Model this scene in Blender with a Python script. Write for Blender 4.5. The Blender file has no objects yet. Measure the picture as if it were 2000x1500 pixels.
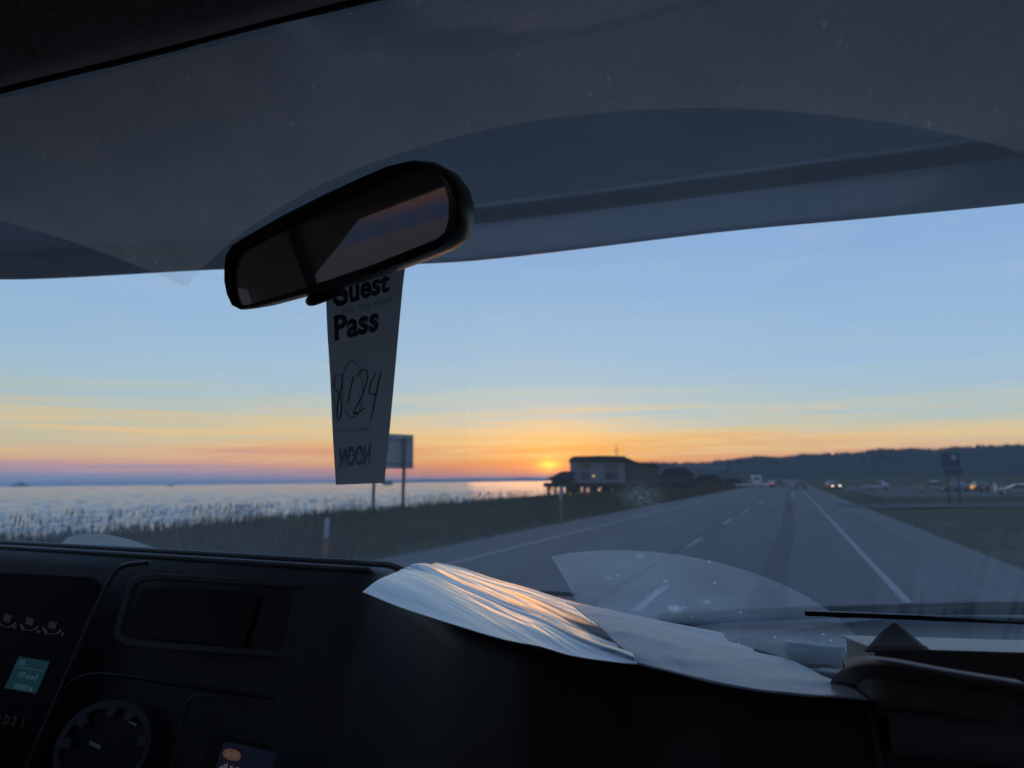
import bpy, bmesh, math, random
from math import radians as R_, sin, cos, pi, exp, sqrt
from mathutils import Vector, Matrix
from mathutils.geometry import tessellate_polygon
from mathutils import noise as mnoise

SC = bpy.context.scene
random.seed(7)
HAZE = 3.6e-5
EYE = 1.9                                    # eye height above the road
FPX = 1500.0                                 # focal length in pixels of the 2000 px photograph
YAW, PITCH, ROLL = 19.75, 7.22, -0.6
# ------------------------------------------------------------------ camera
y_, p_, r_ = R_(YAW), R_(PITCH), R_(ROLL)
F = Vector((-sin(y_) * cos(p_), cos(y_) * cos(p_), sin(p_)))
_ri = Vector((cos(y_), sin(y_), 0))
_up = _ri.cross(F)
RI = _ri * cos(r_) + _up * sin(r_)
UP = _up * cos(r_) - _ri * sin(r_)
O = Vector((0, 0, EYE))
cam = bpy.data.cameras.new("camera")
cam.lens = 27.0
cam.sensor_width = 36.0
cam.clip_start = 0.02
cam.clip_end = 90000
cam.dof.use_dof = True
cam.dof.focus_distance = 0.70
cam.dof.aperture_fstop = 9.0
co = bpy.data.objects.new("camera", cam)
SC.collection.objects.link(co)
M = Matrix((RI, UP, -F)).transposed().to_4x4()
M.translation = O
co.matrix_world = M
SC.camera = co

def ray(px, py):
    return F + RI * ((px - 1000) / FPX) + UP * ((750 - py) / FPX)
def pd(px, py, d):                           # point at camera depth d
    return O + ray(px, py) * d
def pz(px, py, z):                           # point on the level z (world)
    r = ray(px, py)
    return O + r * ((z - EYE) / r.z)
def py_(px, py, Y):
    r = ray(px, py)
    return O + r * (Y / r.y)
def ground_at(px, d):                        # ground point below pixel column px at depth d
    r = F + RI * ((px - 1000) / FPX)
    h = Vector((r.x, r.y, 0))
    return Vector((h.x * d, h.y * d, 0))

# ------------------------------------------------------------------ world / sun / exposure
sund = ray(1072, 909).normalized()
SUN_EL = math.asin(sund.z)
SUN_AZ = math.atan2(sund.x, sund.y)
w = bpy.data.worlds.new("World")
SC.world = w
w.use_nodes = True
nt = w.node_tree
for n in list(nt.nodes): nt.nodes.remove(n)
def N(t, **kw):
    n = nt.nodes.new(t)
    for k, v in kw.items(): setattr(n, k, v)
    return n
def L(a, b): nt.links.new(a, b)
def math_(op, a, b=None, c=None, clamp=False):
    n = N('ShaderNodeMath', operation=op, use_clamp=clamp)
    for i, v in enumerate((a, b, c)):
        if v is None: continue
        if isinstance(v, (int, float)): n.inputs[i].default_value = v
        else: L(v, n.inputs[i])
    return n.outputs[0]
def lin(c):
    return tuple(((v / 255) / 12.92 if v / 255 <= 0.04045 else ((v / 255 + 0.055) / 1.055) ** 2.4) for v in c)
def ramp(fac, stops, lo, hi):                # stops: (elevation in degrees, sRGB)
    m = N('ShaderNodeMapRange'); L(fac, m.inputs[0])
    m.inputs[1].default_value = lo; m.inputs[2].default_value = hi
    r = N('ShaderNodeValToRGB'); L(m.outputs[0], r.inputs[0])
    cr = r.color_ramp
    for i, (e, c) in enumerate(stops):
        p = (e - lo) / (hi - lo)
        if i < 2: el = cr.elements[i]; el.position = p
        else: el = cr.elements.new(p)
        el.color = (*lin(c), 1)
    return r.outputs[0]
def mix(f, a, b, mode='MIX'):
    n = N('ShaderNodeMix', data_type='RGBA', blend_type=mode)
    for s, v in ((n.inputs[0], f), (n.inputs[6], a), (n.inputs[7], b)):
        if isinstance(v, (int, float)): s.default_value = v
        elif isinstance(v, tuple): s.default_value = v
        else: L(v, s)
    return n.outputs[2]
tc = N('ShaderNodeTexCoord')
D = tc.outputs['Generated']
sep = N('ShaderNodeSeparateXYZ'); L(D, sep.inputs[0])
elev = math_('MULTIPLY', math_('ARCSINE', sep.outputs[2]), 57.2958)
# streaks of cloud bend the colour bands of the sunset up and down
mp = N('ShaderNodeMapping'); L(D, mp.inputs[0]); mp.inputs['Scale'].default_value = (2.6, 2.6, 85.0)
mp.inputs['Rotation'].default_value = (0.012, -0.03, 0)
nz = N('ShaderNodeTexNoise'); L(mp.outputs[0], nz.inputs['Vector'])
nz.inputs['Scale'].default_value = 1.0; nz.inputs['Detail'].default_value = 5.0; nz.inputs['Roughness'].default_value = 0.58
nz.inputs['Distortion'].default_value = 0.35
band = math_('MULTIPLY', math_('SMOOTH_MIN', math_('MULTIPLY', elev, 0.42), 1.0, 0.3), 1.0, clamp=True)
wob = math_('MULTIPLY', math_('MULTIPLY', math_('SUBTRACT', nz.outputs[0], 0.5), 5.4), band)
sgn = N('ShaderNodeVectorMath', operation='DOT_PRODUCT'); L(D, sgn.inputs[0]); sgn.inputs[1].default_value = (cos(SUN_AZ), -sin(SUN_AZ), 0)
kr = N('ShaderNodeMapRange'); L(sgn.outputs['Value'], kr.inputs[0]); kr.inputs[1].default_value = 0.05; kr.inputs[2].default_value = 0.5; kr.inputs[3].default_value = 1.0; kr.inputs[4].default_value = 1.42
elow = math_('ADD', math_('ADD', elev, math_('MULTIPLY', math_('SUBTRACT', kr.outputs[0], 1.0), math_('MINIMUM', elev, 3.5))), wob)
side = ramp(elow, [(-2, (130, 152, 192)), (0.0, (138, 158, 196)), (0.75, (150, 160, 193)), (1.1, (198, 166, 178)), (1.6, (236, 176, 152)),
                   (2.8, (238, 198, 152)), (4.2, (220, 210, 176)), (5.4, (196, 208, 200)), (7.0, (178, 205, 220)), (10.0, (166, 200, 228)),
                   (16.0, (150, 187, 229)), (24.0, (134, 172, 224))], -2, 24)
warm = ramp(elow, [(-2, (150, 152, 180)), (0.0, (176, 152, 160)), (0.35, (214, 140, 110)), (0.75, (255, 144, 44)), (1.5, (255, 168, 56)),
                   (2.4, (255, 196, 100)), (3.3, (252, 210, 140)), (4.1, (232, 214, 172)), (5.2, (200, 212, 204)), (7.4, (178, 206, 220)), (10.0, (166, 200, 228)),
                   (16.0, (150, 187, 229)), (24.0, (134, 172, 224))], -2, 24)
hi = ramp(elev, [(0, (150, 187, 229)), (24, (134, 172, 224)), (45, (120, 160, 216)), (90, (112, 156, 214))], 0, 90)
# azimuth distance from the sun
sv = N('ShaderNodeCombineXYZ')
sv.inputs[0].default_value, sv.inputs[1].default_value, sv.inputs[2].default_value = sin(SUN_AZ), cos(SUN_AZ), 0
nrm = N('ShaderNodeVectorMath', operation='MULTIPLY'); L(D, nrm.inputs[0]); nrm.inputs[1].default_value = (1, 1, 0)
nr2 = N('ShaderNodeVectorMath', operation='NORMALIZE'); L(nrm.outputs[0], nr2.inputs[0])
dt = N('ShaderNodeVectorMath', operation='DOT_PRODUCT'); L(nr2.outputs[0], dt.inputs[0]); L(sv.outputs[0], dt.inputs[1])
caz = dt.outputs['Value']
az = math_('MULTIPLY', math_('ARCCOSINE', math_('MINIMUM', caz, 0.99999)), 57.2958)
wfac = math_('POWER', 2.718, math_('MULTIPLY', math_('POWER', math_('DIVIDE', az, 19.0), 2.0), -1.0))
sky = mix(wfac, side, warm)
upf = N('ShaderNodeMapRange'); L(elev, upf.inputs[0]); upf.inputs[1].default_value = 18; upf.inputs[2].default_value = 26
sky = mix(upf.outputs[0], sky, hi)
# thin wisps higher up
mp2 = N('ShaderNodeMapping'); L(D, mp2.inputs[0]); mp2.inputs['Scale'].default_value = (5, 5, 24); mp2.inputs['Location'].default_value = (3.1, 0.7, 0.4)
nz2 = N('ShaderNodeTexNoise'); L(mp2.outputs[0], nz2.inputs['Vector']); nz2.inputs['Scale'].default_value = 1.3; nz2.inputs['Detail'].default_value = 6; nz2.inputs['Roughness'].default_value = 0.62
wf = N('ShaderNodeMapRange'); L(nz2.outputs[0], wf.inputs[0]); wf.inputs[1].default_value = 0.57; wf.inputs[2].default_value = 0.80; wf.inputs[4].default_value = 0.32
sky = mix(wf.outputs[0], sky, (*lin((214, 208, 214)), 1))
# pale gold streaks low over the water
mp3 = N('ShaderNodeMapping'); L(D, mp3.inputs[0]); mp3.inputs['Scale'].default_value = (4.5, 4.5, 130); mp3.inputs['Rotation'].default_value = (-0.01, 0.02, 0)
nz3 = N('ShaderNodeTexNoise'); L(mp3.outputs[0], nz3.inputs['Vector']); nz3.inputs['Scale'].default_value = 1.0; nz3.inputs['Detail'].default_value = 6; nz3.inputs['Roughness'].default_value = 0.6
st3 = N('ShaderNodeMapRange'); L(nz3.outputs[0], st3.inputs[0]); st3.inputs[1].default_value = 0.48; st3.inputs[2].default_value = 0.64; st3.inputs[4].default_value = 0.8
bl = N('ShaderNodeMapRange'); L(elev, bl.inputs[0]); bl.inputs[1].default_value = 1.3; bl.inputs[2].default_value = 2.4
bh = N('ShaderNodeMapRange'); L(elev, bh.inputs[0]); bh.inputs[1].default_value = 4.0; bh.inputs[2].default_value = 6.2; bh.inputs[3].default_value = 1; bh.inputs[4].default_value = 0
sky = mix(math_('MULTIPLY', st3.outputs[0], math_('MULTIPLY', bl.outputs[0], bh.outputs[0])), sky, (*lin((252, 214, 150)), 1))
# the sky away from the sunset is kept as bright, lifting the ambient light
bk = N('ShaderNodeMapRange'); L(caz, bk.inputs[0]); bk.inputs[1].default_value = -1; bk.inputs[2].default_value = 0.6
bk.inputs[3].default_value = 1.0; bk.inputs[4].default_value = 1.0
sky = mix(1.0, sky, bk.outputs[0], 'MULTIPLY')
# glow round the sun, streaked by cloud
sv3 = N('ShaderNodeVectorMath', operation='SUBTRACT'); L(D, sv3.inputs[0]); sv3.inputs[1].default_value = tuple(sund)
sv4 = N('ShaderNodeVectorMath', operation='MULTIPLY'); L(sv3.outputs[0], sv4.inputs[0]); sv4.inputs[1].default_value = (1, 1, 1.75)
ln = N('ShaderNodeVectorMath', operation='LENGTH'); L(sv4.outputs[0], ln.inputs[0])
ang = math_('MULTIPLY', ln.outputs['Value'], 57.2958)
def gauss(s, p=2.0):
    return math_('POWER', 2.718, math_('MULTIPLY', math_('POWER', math_('DIVIDE', ang, s), p), -1.0))
g1 = math_('MULTIPLY', gauss(0.74, 1.5), math_('ADD', math_('MULTIPLY', nz.outputs[0], 1.6), 0.2))
sky = mix(g1, sky, (1.5, 0.80, 0.04, 1), 'ADD')
sky = mix(math_('MULTIPLY', gauss(3.4, 1.1), 0.9), sky, (0.75, 0.22, -0.02, 1), 'ADD')
sky = mix(1.0, sky, (1.0, 1.0, 1.0, 1), 'MULTIPLY')
nish = N('ShaderNodeTexSky')
nish.sky_type = 'NISHITA'; nish.sun_disc = False
nish.sun_elevation = SUN_EL; nish.sun_rotation = SUN_AZ
b1 = N('ShaderNodeBackground'); L(nish.outputs[0], b1.inputs[0]); b1.inputs[1].default_value = 0.006
b2 = N('ShaderNodeBackground'); L(sky, b2.inputs[0]); b2.inputs[1].default_value = 1.0
ad = N('ShaderNodeAddShader'); L(b1.outputs[0], ad.inputs[0]); L(b2.outputs[0], ad.inputs[1])
ow = N('ShaderNodeOutputWorld'); L(ad.outputs[0], ow.inputs[0])
w.cycles.sampling_method = 'MANUAL'; w.cycles.sample_map_resolution = 2048
sl = bpy.data.lights.new("sun", 'SUN')
sl.energy = 0.07; sl.angle = R_(12.0); sl.color = (1.0, 0.42, 0.13)
so = bpy.data.objects.new("sun", sl)
SC.collection.objects.link(so)
so.rotation_euler = (-sund).to_track_quat('-Z', 'Y').to_euler()
SC.view_settings.view_transform = 'Standard'
SC.view_settings.look = 'None'
SC.view_settings.exposure = 0.0
SC.view_settings.gamma = 1.0
SC.cycles.use_denoising = True
SC.cycles.max_bounces = 8
SC.cycles.diffuse_bounces = 4
SC.cycles.glossy_bounces = 4
SC.cycles.transparent_max_bounces = 16
SC.cycles.sample_clamp_indirect = 4.0
SC.cycles.caustics_reflective = False
SC.cycles.caustics_refractive = False
SC.render.engine = 'CYCLES'

# ------------------------------------------------------------------ materials
def mat(name, col, rough=0.6, spec=0.5, metal=0.0, var=0.0, vscale=40.0, bump=0.0, bscale=200.0, emit=None, estr=0.0, stretch=None, coat=0.0):
    m = bpy.data.materials.new(name); m.use_nodes = True
    t = m.node_tree; b = t.nodes['Principled BSDF']
    b.inputs['Base Color'].default_value = (*col, 1)
    b.inputs['Roughness'].default_value = rough
    b.inputs['Specular IOR Level'].default_value = spec
    b.inputs['Metallic'].default_value = metal
    b.inputs['Coat Weight'].default_value = coat
    if emit:
        b.inputs['Emission Color'].default_value = (*emit, 1); b.inputs['Emission Strength'].default_value = estr
    if var or bump:
        c = t.nodes.new('ShaderNodeTexCoord'); src = c.outputs['Object']
        if stretch:
            mp = t.nodes.new('ShaderNodeMapping'); mp.inputs['Scale'].default_value = stretch
            t.links.new(src, mp.inputs[0]); src = mp.outputs[0]
        if var:
            n = t.nodes.new('ShaderNodeTexNoise'); n.inputs['Scale'].default_value = vscale; n.inputs['Detail'].default_value = 6
            n.inputs['Roughness'].default_value = 0.65
            t.links.new(src, n.inputs['Vector'])
            r = t.nodes.new('ShaderNodeValToRGB'); t.links.new(n.outputs[0], r.inputs[0])
            r.color_ramp.elements[0].position = 0.3; r.color_ramp.elements[1].position = 0.7
            r.color_ramp.elements[0].color = (*[v * (1 - var) for v in col], 1)
            r.color_ramp.elements[1].color = (*[min(1, v * (1 + var)) for v in col], 1)
            t.links.new(r.outputs[0], b.inputs['Base Color'])
        if bump:
            n = t.nodes.new('ShaderNodeTexNoise'); n.inputs['Scale'].default_value = bscale; n.inputs['Detail'].default_value = 4
            t.links.new(src, n.inputs['Vector'])
            bp = t.nodes.new('ShaderNodeBump'); bp.inputs['Strength'].default_value = bump; bp.inputs['Distance'].default_value = 0.6 / bscale
            t.links.new(n.outputs[0], bp.inputs['Height']); t.links.new(bp.outputs[0], b.inputs['Normal'])
    return m
MT = {}
MT['asphalt'] = mat('asphalt', (0.046, 0.046, 0.049), 0.78, 0.4, var=0.45, vscale=0.8, bump=0.3, bscale=60, stretch=(1, .12, 1))
MT['shoulder'] = mat('gravel_shoulder', (0.06, 0.06, 0.06), 0.8, var=0.25, vscale=2.0, bump=0.5, bscale=30)
MT['lot'] = mat('dark_gravel', (0.05, 0.05, 0.05), 0.9, 0.2, var=0.3, vscale=2.0)
MT['paint'] = mat('road_paint', (0.15, 0.15, 0.15), 0.6, var=0.35, vscale=5)
MT['paint_y'] = mat('road_paint_yellow', (0.22, 0.19, 0.10), 0.6, var=0.4, vscale=5)
MT['soil'] = mat('turf_soil', (0.035, 0.040, 0.020), 0.9, 0.1, var=0.5, vscale=0.35)
MT['grass'] = mat('grass_blades', (0.078, 0.062, 0.030), 0.8, 0.15, var=0.5, vscale=0.5)
MT['straw'] = mat('grass_stalks', (0.075, 0.060, 0.035), 0.8, 0.1, var=0.4, vscale=1)
MT['hill'] = mat('hill_forest', (0.022, 0.030, 0.026), 0.9, 0.05, var=0.5, vscale=0.012)
MT['farhill'] = mat('far_mountain', (0.10, 0.12, 0.14), 0.9, 0.05, var=0.2, vscale=0.001)  # blue grey colour stands in for haze over the distance
MT['black'] = mat('black_plastic', (0.020, 0.020, 0.022), 0.42, 0.4, bump=0.12, bscale=900)
MT['dash'] = mat('dash_plastic', (0.085, 0.085, 0.095), 0.5, 0.45, bump=0.35, bscale=700)
MT['dash2'] = mat('dash_trim', (0.17, 0.17, 0.19), 0.42, 0.45, bump=0.2, bscale=700)
MT['cabin'] = mat('cabin_trim', (0.24, 0.235, 0.23), 0.85, 0.2, var=0.2, vscale=30)
MT['fabric'] = mat('headliner_fabric', (0.62, 0.52, 0.44), 0.95, 0.1, var=0.25, vscale=260, bump=0.9, bscale=520)
MT['gelcoat'] = mat('white_gelcoat', (0.82, 0.84, 0.85), 0.26, 0.5, var=0.05, vscale=5, coat=0.25)
MT['sheengrey'] = mat('grey_sheen', (0.26, 0.265, 0.28), 0.5, 0.4)  # grey that imitates light caught on dash edges
MT['rubber'] = mat('black_rubber', (0.010, 0.010, 0.010), 0.55, 0.35)
MT['wood'] = mat('weathered_post', (0.10, 0.09, 0.08), 0.85, 0.2, var=0.3, vscale=6)
MT['signback'] = mat('sign_back', (0.22, 0.23, 0.25), 0.5, 0.4, var=0.12, vscale=3)
MT['white'] = mat('white_paint', (0.50, 0.51, 0.52), 0.45, 0.5, var=0.05, vscale=2)
MT['tyre'] = mat('tyre', (0.015, 0.015, 0.015), 0.8, 0.2)
MT['rim'] = mat('rim', (0.4, 0.4, 0.42), 0.35, 0.5, metal=0.8)
MT['glassdark'] = mat('vehicle_glass', (0.01, 0.012, 0.014), 0.06, 0.6)
MT['siding'] = mat('grey_siding', (0.17, 0.165, 0.17), 0.8, 0.2, var=0.15, vscale=1.2)
MT['roof'] = mat('dark_roof', (0.035, 0.033, 0.033), 0.8, 0.2, var=0.3, vscale=2)
MT['brown'] = mat('brown_siding', (0.085, 0.07, 0.06), 0.8, 0.2, var=0.2, vscale=1.5)
MT['pile'] = mat('timber_pile', (0.04, 0.036, 0.032), 0.9, 0.1, var=0.3, vscale=3)
MT['postwhite'] = mat('post_white', (0.24, 0.25, 0.27), 0.6, 0.3)
MT['orange'] = mat('orange_band', (0.22, 0.085, 0.04), 0.5, 0.4)
MT['bluesign'] = mat('blue_sign', (0.012, 0.022, 0.075), 0.45, 0.4)
MT['ink'] = mat('printing_ink', (0.17, 0.17, 0.18), 0.6, 0.2)
MT['pen'] = mat('pen_ink', (0.22, 0.22, 0.24), 0.6, 0.2)
MT['sand'] = mat('beach_sand', (0.13, 0.12, 0.105), 0.9, 0.15, var=0.3, vscale=0.6)

def lerp(a, b, t): return a + (b - a) * t
# ------------------------------------------------------------------ build helpers
WM = {}
def link(o): SC.collection.objects.link(o)
def empty(name, loc, label, cat, group=None, rz=0.0):
    o = bpy.data.objects.new(name, None); link(o)
    o.location = loc; o.rotation_euler = (0, 0, rz); o.empty_display_size = 0.2
    o['label'] = label; o['category'] = cat
    if group: o['group'] = group
    WM[o.name] = Matrix.Translation(Vector(loc)) @ Matrix.Rotation(rz, 4, 'Z')
    return o
def tag(o, label, cat, group=None):
    o['label'] = label; o['category'] = cat
    if group: o['group'] = group
    return o
class MB:
    def __init__(s): s.v = []; s.f = []
    def add(s, vs, fs):
        b = len(s.v); s.v += [tuple(v) for v in vs]; s.f += [tuple(i + b for i in f) for f in fs]; return s
    def box(s, c, d, rot=None):
        hx, hy, hz = d[0] / 2, d[1] / 2, d[2] / 2
        vs = [Vector((x, y, z)) for x in (-hx, hx) for y in (-hy, hy) for z in (-hz, hz)]
        if rot: vs = [rot @ v for v in vs]
        vs = [v + Vector(c) for v in vs]
        return s.add(vs, [(0, 1, 3, 2), (4, 6, 7, 5), (0, 4, 5, 1), (2, 3, 7, 6), (0, 2, 6, 4), (1, 5, 7, 3)])
    def hexa(s, q):                          # eight corners: bottom four then top four, same order
        return s.add(q, [(3, 2, 1, 0), (4, 5, 6, 7), (0, 1, 5, 4), (1, 2, 6, 5), (2, 3, 7, 6), (3, 0, 4, 7)])
    def grid(s, rows):
        n = len(rows[0]); vs = [p for r in rows for p in r]
        return s.add(vs, [(i * n + j, i * n + j + 1, (i + 1) * n + j + 1, (i + 1) * n + j) for i in range(len(rows) - 1) for j in range(n - 1)])
    def tube(s, pts, r, k=10, cap=True):
        pts = [Vector(p) for p in pts]; n = len(pts)
        rr = r if isinstance(r, (list, tuple)) else [r] * n
        rings = []; up = None
        for i, p in enumerate(pts):
            t = (pts[min(i + 1, n - 1)] - pts[max(i - 1, 0)]).normalized()
            if up is None: up = t.orthogonal().normalized()
            up = (up - t * up.dot(t)).normalized(); b = t.cross(up)
            rings.append([p + (up * cos(2 * pi * j / k) + b * sin(2 * pi * j / k)) * rr[i] for j in range(k)])
        vs = [p for q in rings for p in q]
        fs = [(i * k + j, i * k + (j + 1) % k, (i + 1) * k + (j + 1) % k, (i + 1) * k + j) for i in range(n - 1) for j in range(k)]
        if cap: fs += [tuple(range(k))[::-1], tuple((n - 1) * k + j for j in range(k))]
        return s.add(vs, fs)
    def prism(s, poly, off):                 # closed polygon (3-D) pushed along a vector
        n = len(poly); a = [Vector(p) for p in poly]; b = [p + Vector(off) for p in a]
        fs = [tuple(range(n))[::-1], tuple(range(n, 2 * n))] + [(i, (i + 1) % n, n + (i + 1) % n, n + i) for i in range(n)]
        return s.add(a + b, fs)
    def ring(s, outer, inner, off):          # a frame between two closed loops, pushed along a vector
        n = len(outer); o = Vector(off)
        A = [Vector(p) for p in outer]; B = [Vector(p) for p in inner]
        vs = A + B + [p + o for p in A] + [p + o for p in B]
        fs = []
        for i in range(n):
            j = (i + 1) % n
            fs += [(2 * n + i, 2 * n + j, 3 * n + j, 3 * n + i), (i, j, 2 * n + j, 2 * n + i), (n + j, n + i, 3 * n + i, 3 * n + j), (j, i, n + i, n + j)]
        return s.add(vs, fs)
    def build(s, name, m, parent=None, smooth=False, bevel=0.0, world=True, sub=0, solid=0.0, kind=None, angle=None):
        me = bpy.data.meshes.new(name); me.from_pydata(s.v, [], s.f); me.validate(); me.update()
        bm = bmesh.new(); bm.from_mesh(me); bmesh.ops.recalc_face_normals(bm, faces=bm.faces); bm.to_mesh(me); bm.free()
        me.materials.append(m)
        if smooth: me.polygons.foreach_set('use_smooth', [True] * len(me.polygons))
        if angle is not None: me.set_sharp_from_angle(angle=R_(angle))
        o = bpy.data.objects.new(name, me); link(o)
        if parent is not None:
            o.parent = parent
            if world: o.matrix_parent_inverse = WM[parent.name].inverted()
        WM[o.name] = Matrix.Identity(4)
        if kind: o['kind'] = kind
        if solid:
            md = o.modifiers.new('thickness', 'SOLIDIFY'); md.thickness = solid; md.offset = 0
        if bevel:
            md = o.modifiers.new('bevel', 'BEVEL'); md.width = bevel; md.segments = 2; md.limit_method = 'ANGLE'
        if sub:
            md = o.modifiers.new('sub', 'SUBSURF'); md.levels = sub; md.render_levels = sub
        return o
def interp(xs, x):                           # xs: list of (x, value or tuple)
    if x <= xs[0][0]: return xs[0][1]
    for (a, va), (b, vb) in zip(xs, xs[1:]):
        if x <= b:
            t = (x - a) / (b - a)
            return tuple(lerp(p, q, t) for p, q in zip(va, vb)) if isinstance(va, tuple) else lerp(va, vb, t)
    return xs[-1][1]
def sstep(a, b, x):
    t = max(0.0, min(1.0, (x - a) / (b - a))); return t * t * (3 - 2 * t)
def along(pts, t):                           # point at fraction t of a polyline
    n = len(pts) - 1; k = min(n - 1, int(t * n)); u = t * n - k
    return Vector(pts[k]).lerp(Vector(pts[k + 1]), u)
def smoothline(pts, n=24):                   # Catmull-Rom
    out = []; m = len(pts) - 1
    for i in range(n + 1):
        t = i / n * m; k = min(m - 1, int(t)); u = t - k
        p0, p1, p2, p3 = (Vector(pts[max(0, min(m, k + j))]) for j in (-1, 0, 1, 2))
        out.append(0.5 * ((2 * p1) + (p2 - p0) * u + (2 * p0 - 5 * p1 + 4 * p2 - p3) * u * u + (3 * p1 - p0 - 3 * p2 + p3) * u ** 3))
    return out
def rrect(cx, cy, w, h, r, k=5):             # rounded rectangle in 2-D
    out = []
    for sx, sy, a0 in ((1, 1, 0), (-1, 1, 90), (-1, -1, 180), (1, -1, 270)):
        for i in range(k + 1):
            a = R_(a0 + 90 * i / k)
            out.append((cx + sx * (w / 2 - r) + r * cos(a), cy + sy * (h / 2 - r) + r * sin(a)))
    return out
def lettering(text, size, bold=0.0, shear=0.0, mirror=False, res=3):    # flat letters as 2-D mesh
    cu = bpy.data.curves.new('lettering', 'FONT'); cu.body = text; cu.size = size; cu.offset = bold; cu.shear = shear; cu.resolution_u = res
    ob = bpy.data.objects.new('lettering', cu); link(ob)
    bpy.context.view_layer.update()
    me = bpy.data.meshes.new_from_object(ob.evaluated_get(bpy.context.evaluated_depsgraph_get()))
    v = [(p.co.x, p.co.y) for p in me.vertices]; f = [tuple(p.vertices) for p in me.polygons]
    bpy.data.objects.remove(ob); bpy.data.curves.remove(cu); bpy.data.meshes.remove(me)
    if mirror:
        mx = max(p[0] for p in v); v = [(mx - x, y) for x, y in v]
    return v, f
def stroke(pts, wd):                         # a pen stroke as a flat 2-D ribbon
    p = smoothline([(a, b, 0) for a, b in pts], 10 * (len(pts) - 1)); v = []; f = []
    for i, q in enumerate(p):
        t = (p[min(i + 1, len(p) - 1)] - p[max(i - 1, 0)]).normalized(); n = Vector((-t.y, t.x, 0)) * wd / 2
        v += [(q + n).to_2d(), (q - n).to_2d()]
        if i: f.append((2 * i - 2, 2 * i - 1, 2 * i + 1, 2 * i))
    return [tuple(a) for a in v], f

# ================================================================== THE SETTING
SEA = -2.6
def coast(Y): return -0.20 * max(0.0, Y - 260)
PROF = [(-400, -9), (-70, -5.0), (-46, -2.9), (-30, -1.1), (-27, -0.1), (-24.5, 0.05), (-20, -0.22), (-13, -0.28), (-10.6, -0.10), (-9.9, -0.03), (3.4, -0.03), (4.4, -0.14), (8, -0.32), (30, -0.3), (400, -0.3)]
def gz(X, Y):
    if X > -9.9: return interp(PROF, X)
    k = X if X > -20 else -20 + (X + 20) - coast(Y)
    if X <= -20: k = min(-20, k)
    z = interp(PROF, k)
    if X < -11: z += 0.10 * mnoise.noise(Vector((X * 0.12, Y * 0.07, 1.3)))
    return z
xs = [-12000, -4000, -1500, -800, -500, -300, -200, -140, -100, -80, -60, -50] + [-46 + i * 1.5 for i in range(25)] + [-9.9, -6, -2, 1, 3.4, 4.4, 6, 8, 12, 18, 30, 60, 120, 300, 900, 3000, 9000]
ys = [-60, -20, -8] + [i * 4 for i in range(0, 40)] + [170, 190, 220, 260, 320, 420, 600, 900, 1400, 2200, 3600, 6000, 9000]
rows = [[(x, y, gz(x, y)) for x in xs] for y in ys]
MB().grid(rows).build('ground', MT['soil'], kind='structure', smooth=True)
rows = [[(x - coast(y) * -1, y, gz(x + coast(y), y) + 0.03) for x in (-60, -52, -46, -42, -38, -34, -31, -29, -27.2)] for y in [-20, 0, 20, 40, 60, 80, 110, 140, 180, 220, 260]]
MB().grid(rows).build('beach', MT['sand'], kind='structure', smooth=True)

# sea
sm = bpy.data.materials.new('sea_water'); sm.use_nodes = True
t = sm.node_tree; b = t.nodes['Principled BSDF']
b.inputs['Base Color'].default_value = (0.05, 0.10, 0.17, 1); b.inputs['Specular IOR Level'].default_value = 0.36; b.inputs['Roughness'].default_value = 0.12; b.inputs['IOR'].default_value = 1.33
tcn = t.nodes.new('ShaderNodeTexCoord')
hsum = None
for sc_, st, dist in (((0.05, 0.16, 1), 1.0, 0.8), ((0.35, 0.9, 1), 1.0, 0.3), ((1.6, 3.0, 1), 1.0, 0.06)):
    mpn = t.nodes.new('ShaderNodeMapping'); mpn.inputs['Scale'].default_value = sc_; mpn.inputs['Rotation'].default_value = (0, 0, R_(-70))
    t.links.new(tcn.outputs['Object'], mpn.inputs[0])
    n = t.nodes.new('ShaderNodeTexNoise'); n.inputs['Scale'].default_value = 1; n.inputs['Detail'].default_value = 4
    t.links.new(mpn.outputs[0], n.inputs['Vector'])
    bp = t.nodes.new('ShaderNodeBump'); bp.inputs['Distance'].default_value = dist; bp.inputs['Strength'].default_value = 1.0
    t.links.new(n.outputs[0], bp.inputs['Height'])
    if hsum: t.links.new(hsum, bp.inputs['Normal'])
    hsum = bp.outputs[0]
t.links.new(hsum, b.inputs['Normal'])
sx = [-40000, -15000, -6000, -2500, -1000, -400, -200, -120, -80, -60, -50, -44, -38, -30]
sy = [-3000, -400, -100, 0, 40, 100, 200, 400, 800, 1600, 4000, 12000, 45000]
mb = MB().grid([[(x if i < 5 else x + coast(y), y, SEA - (.8 if (y < 4000 and x > -4000) else .0)) for i, x in enumerate(sx)] for y in sy])
rows = []
for i in range(470):                         # real waves out to a few kilometres
    rd = 34 * 1.0098 ** i; row = []
    for j in range(360):
        a = R_(lerp(-97, -9, j / 359)); X, Y = rd * sin(a), rd * cos(a)
        h_ = .36 * mnoise.noise(Vector((X * .16 + Y * .05, Y * .10, 0))) + .27 * mnoise.noise(Vector((X * .45, Y * .30, 5))) + .15 * mnoise.noise(Vector((X * 1.2, Y * .9, 9)))
        if X > -42 + coast(Y): h_ = -.7
        row.append((X, Y, SEA + h_))
    rows.append(row)
mb.grid(rows).build('sea', sm, kind='structure', smooth=True)

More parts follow.
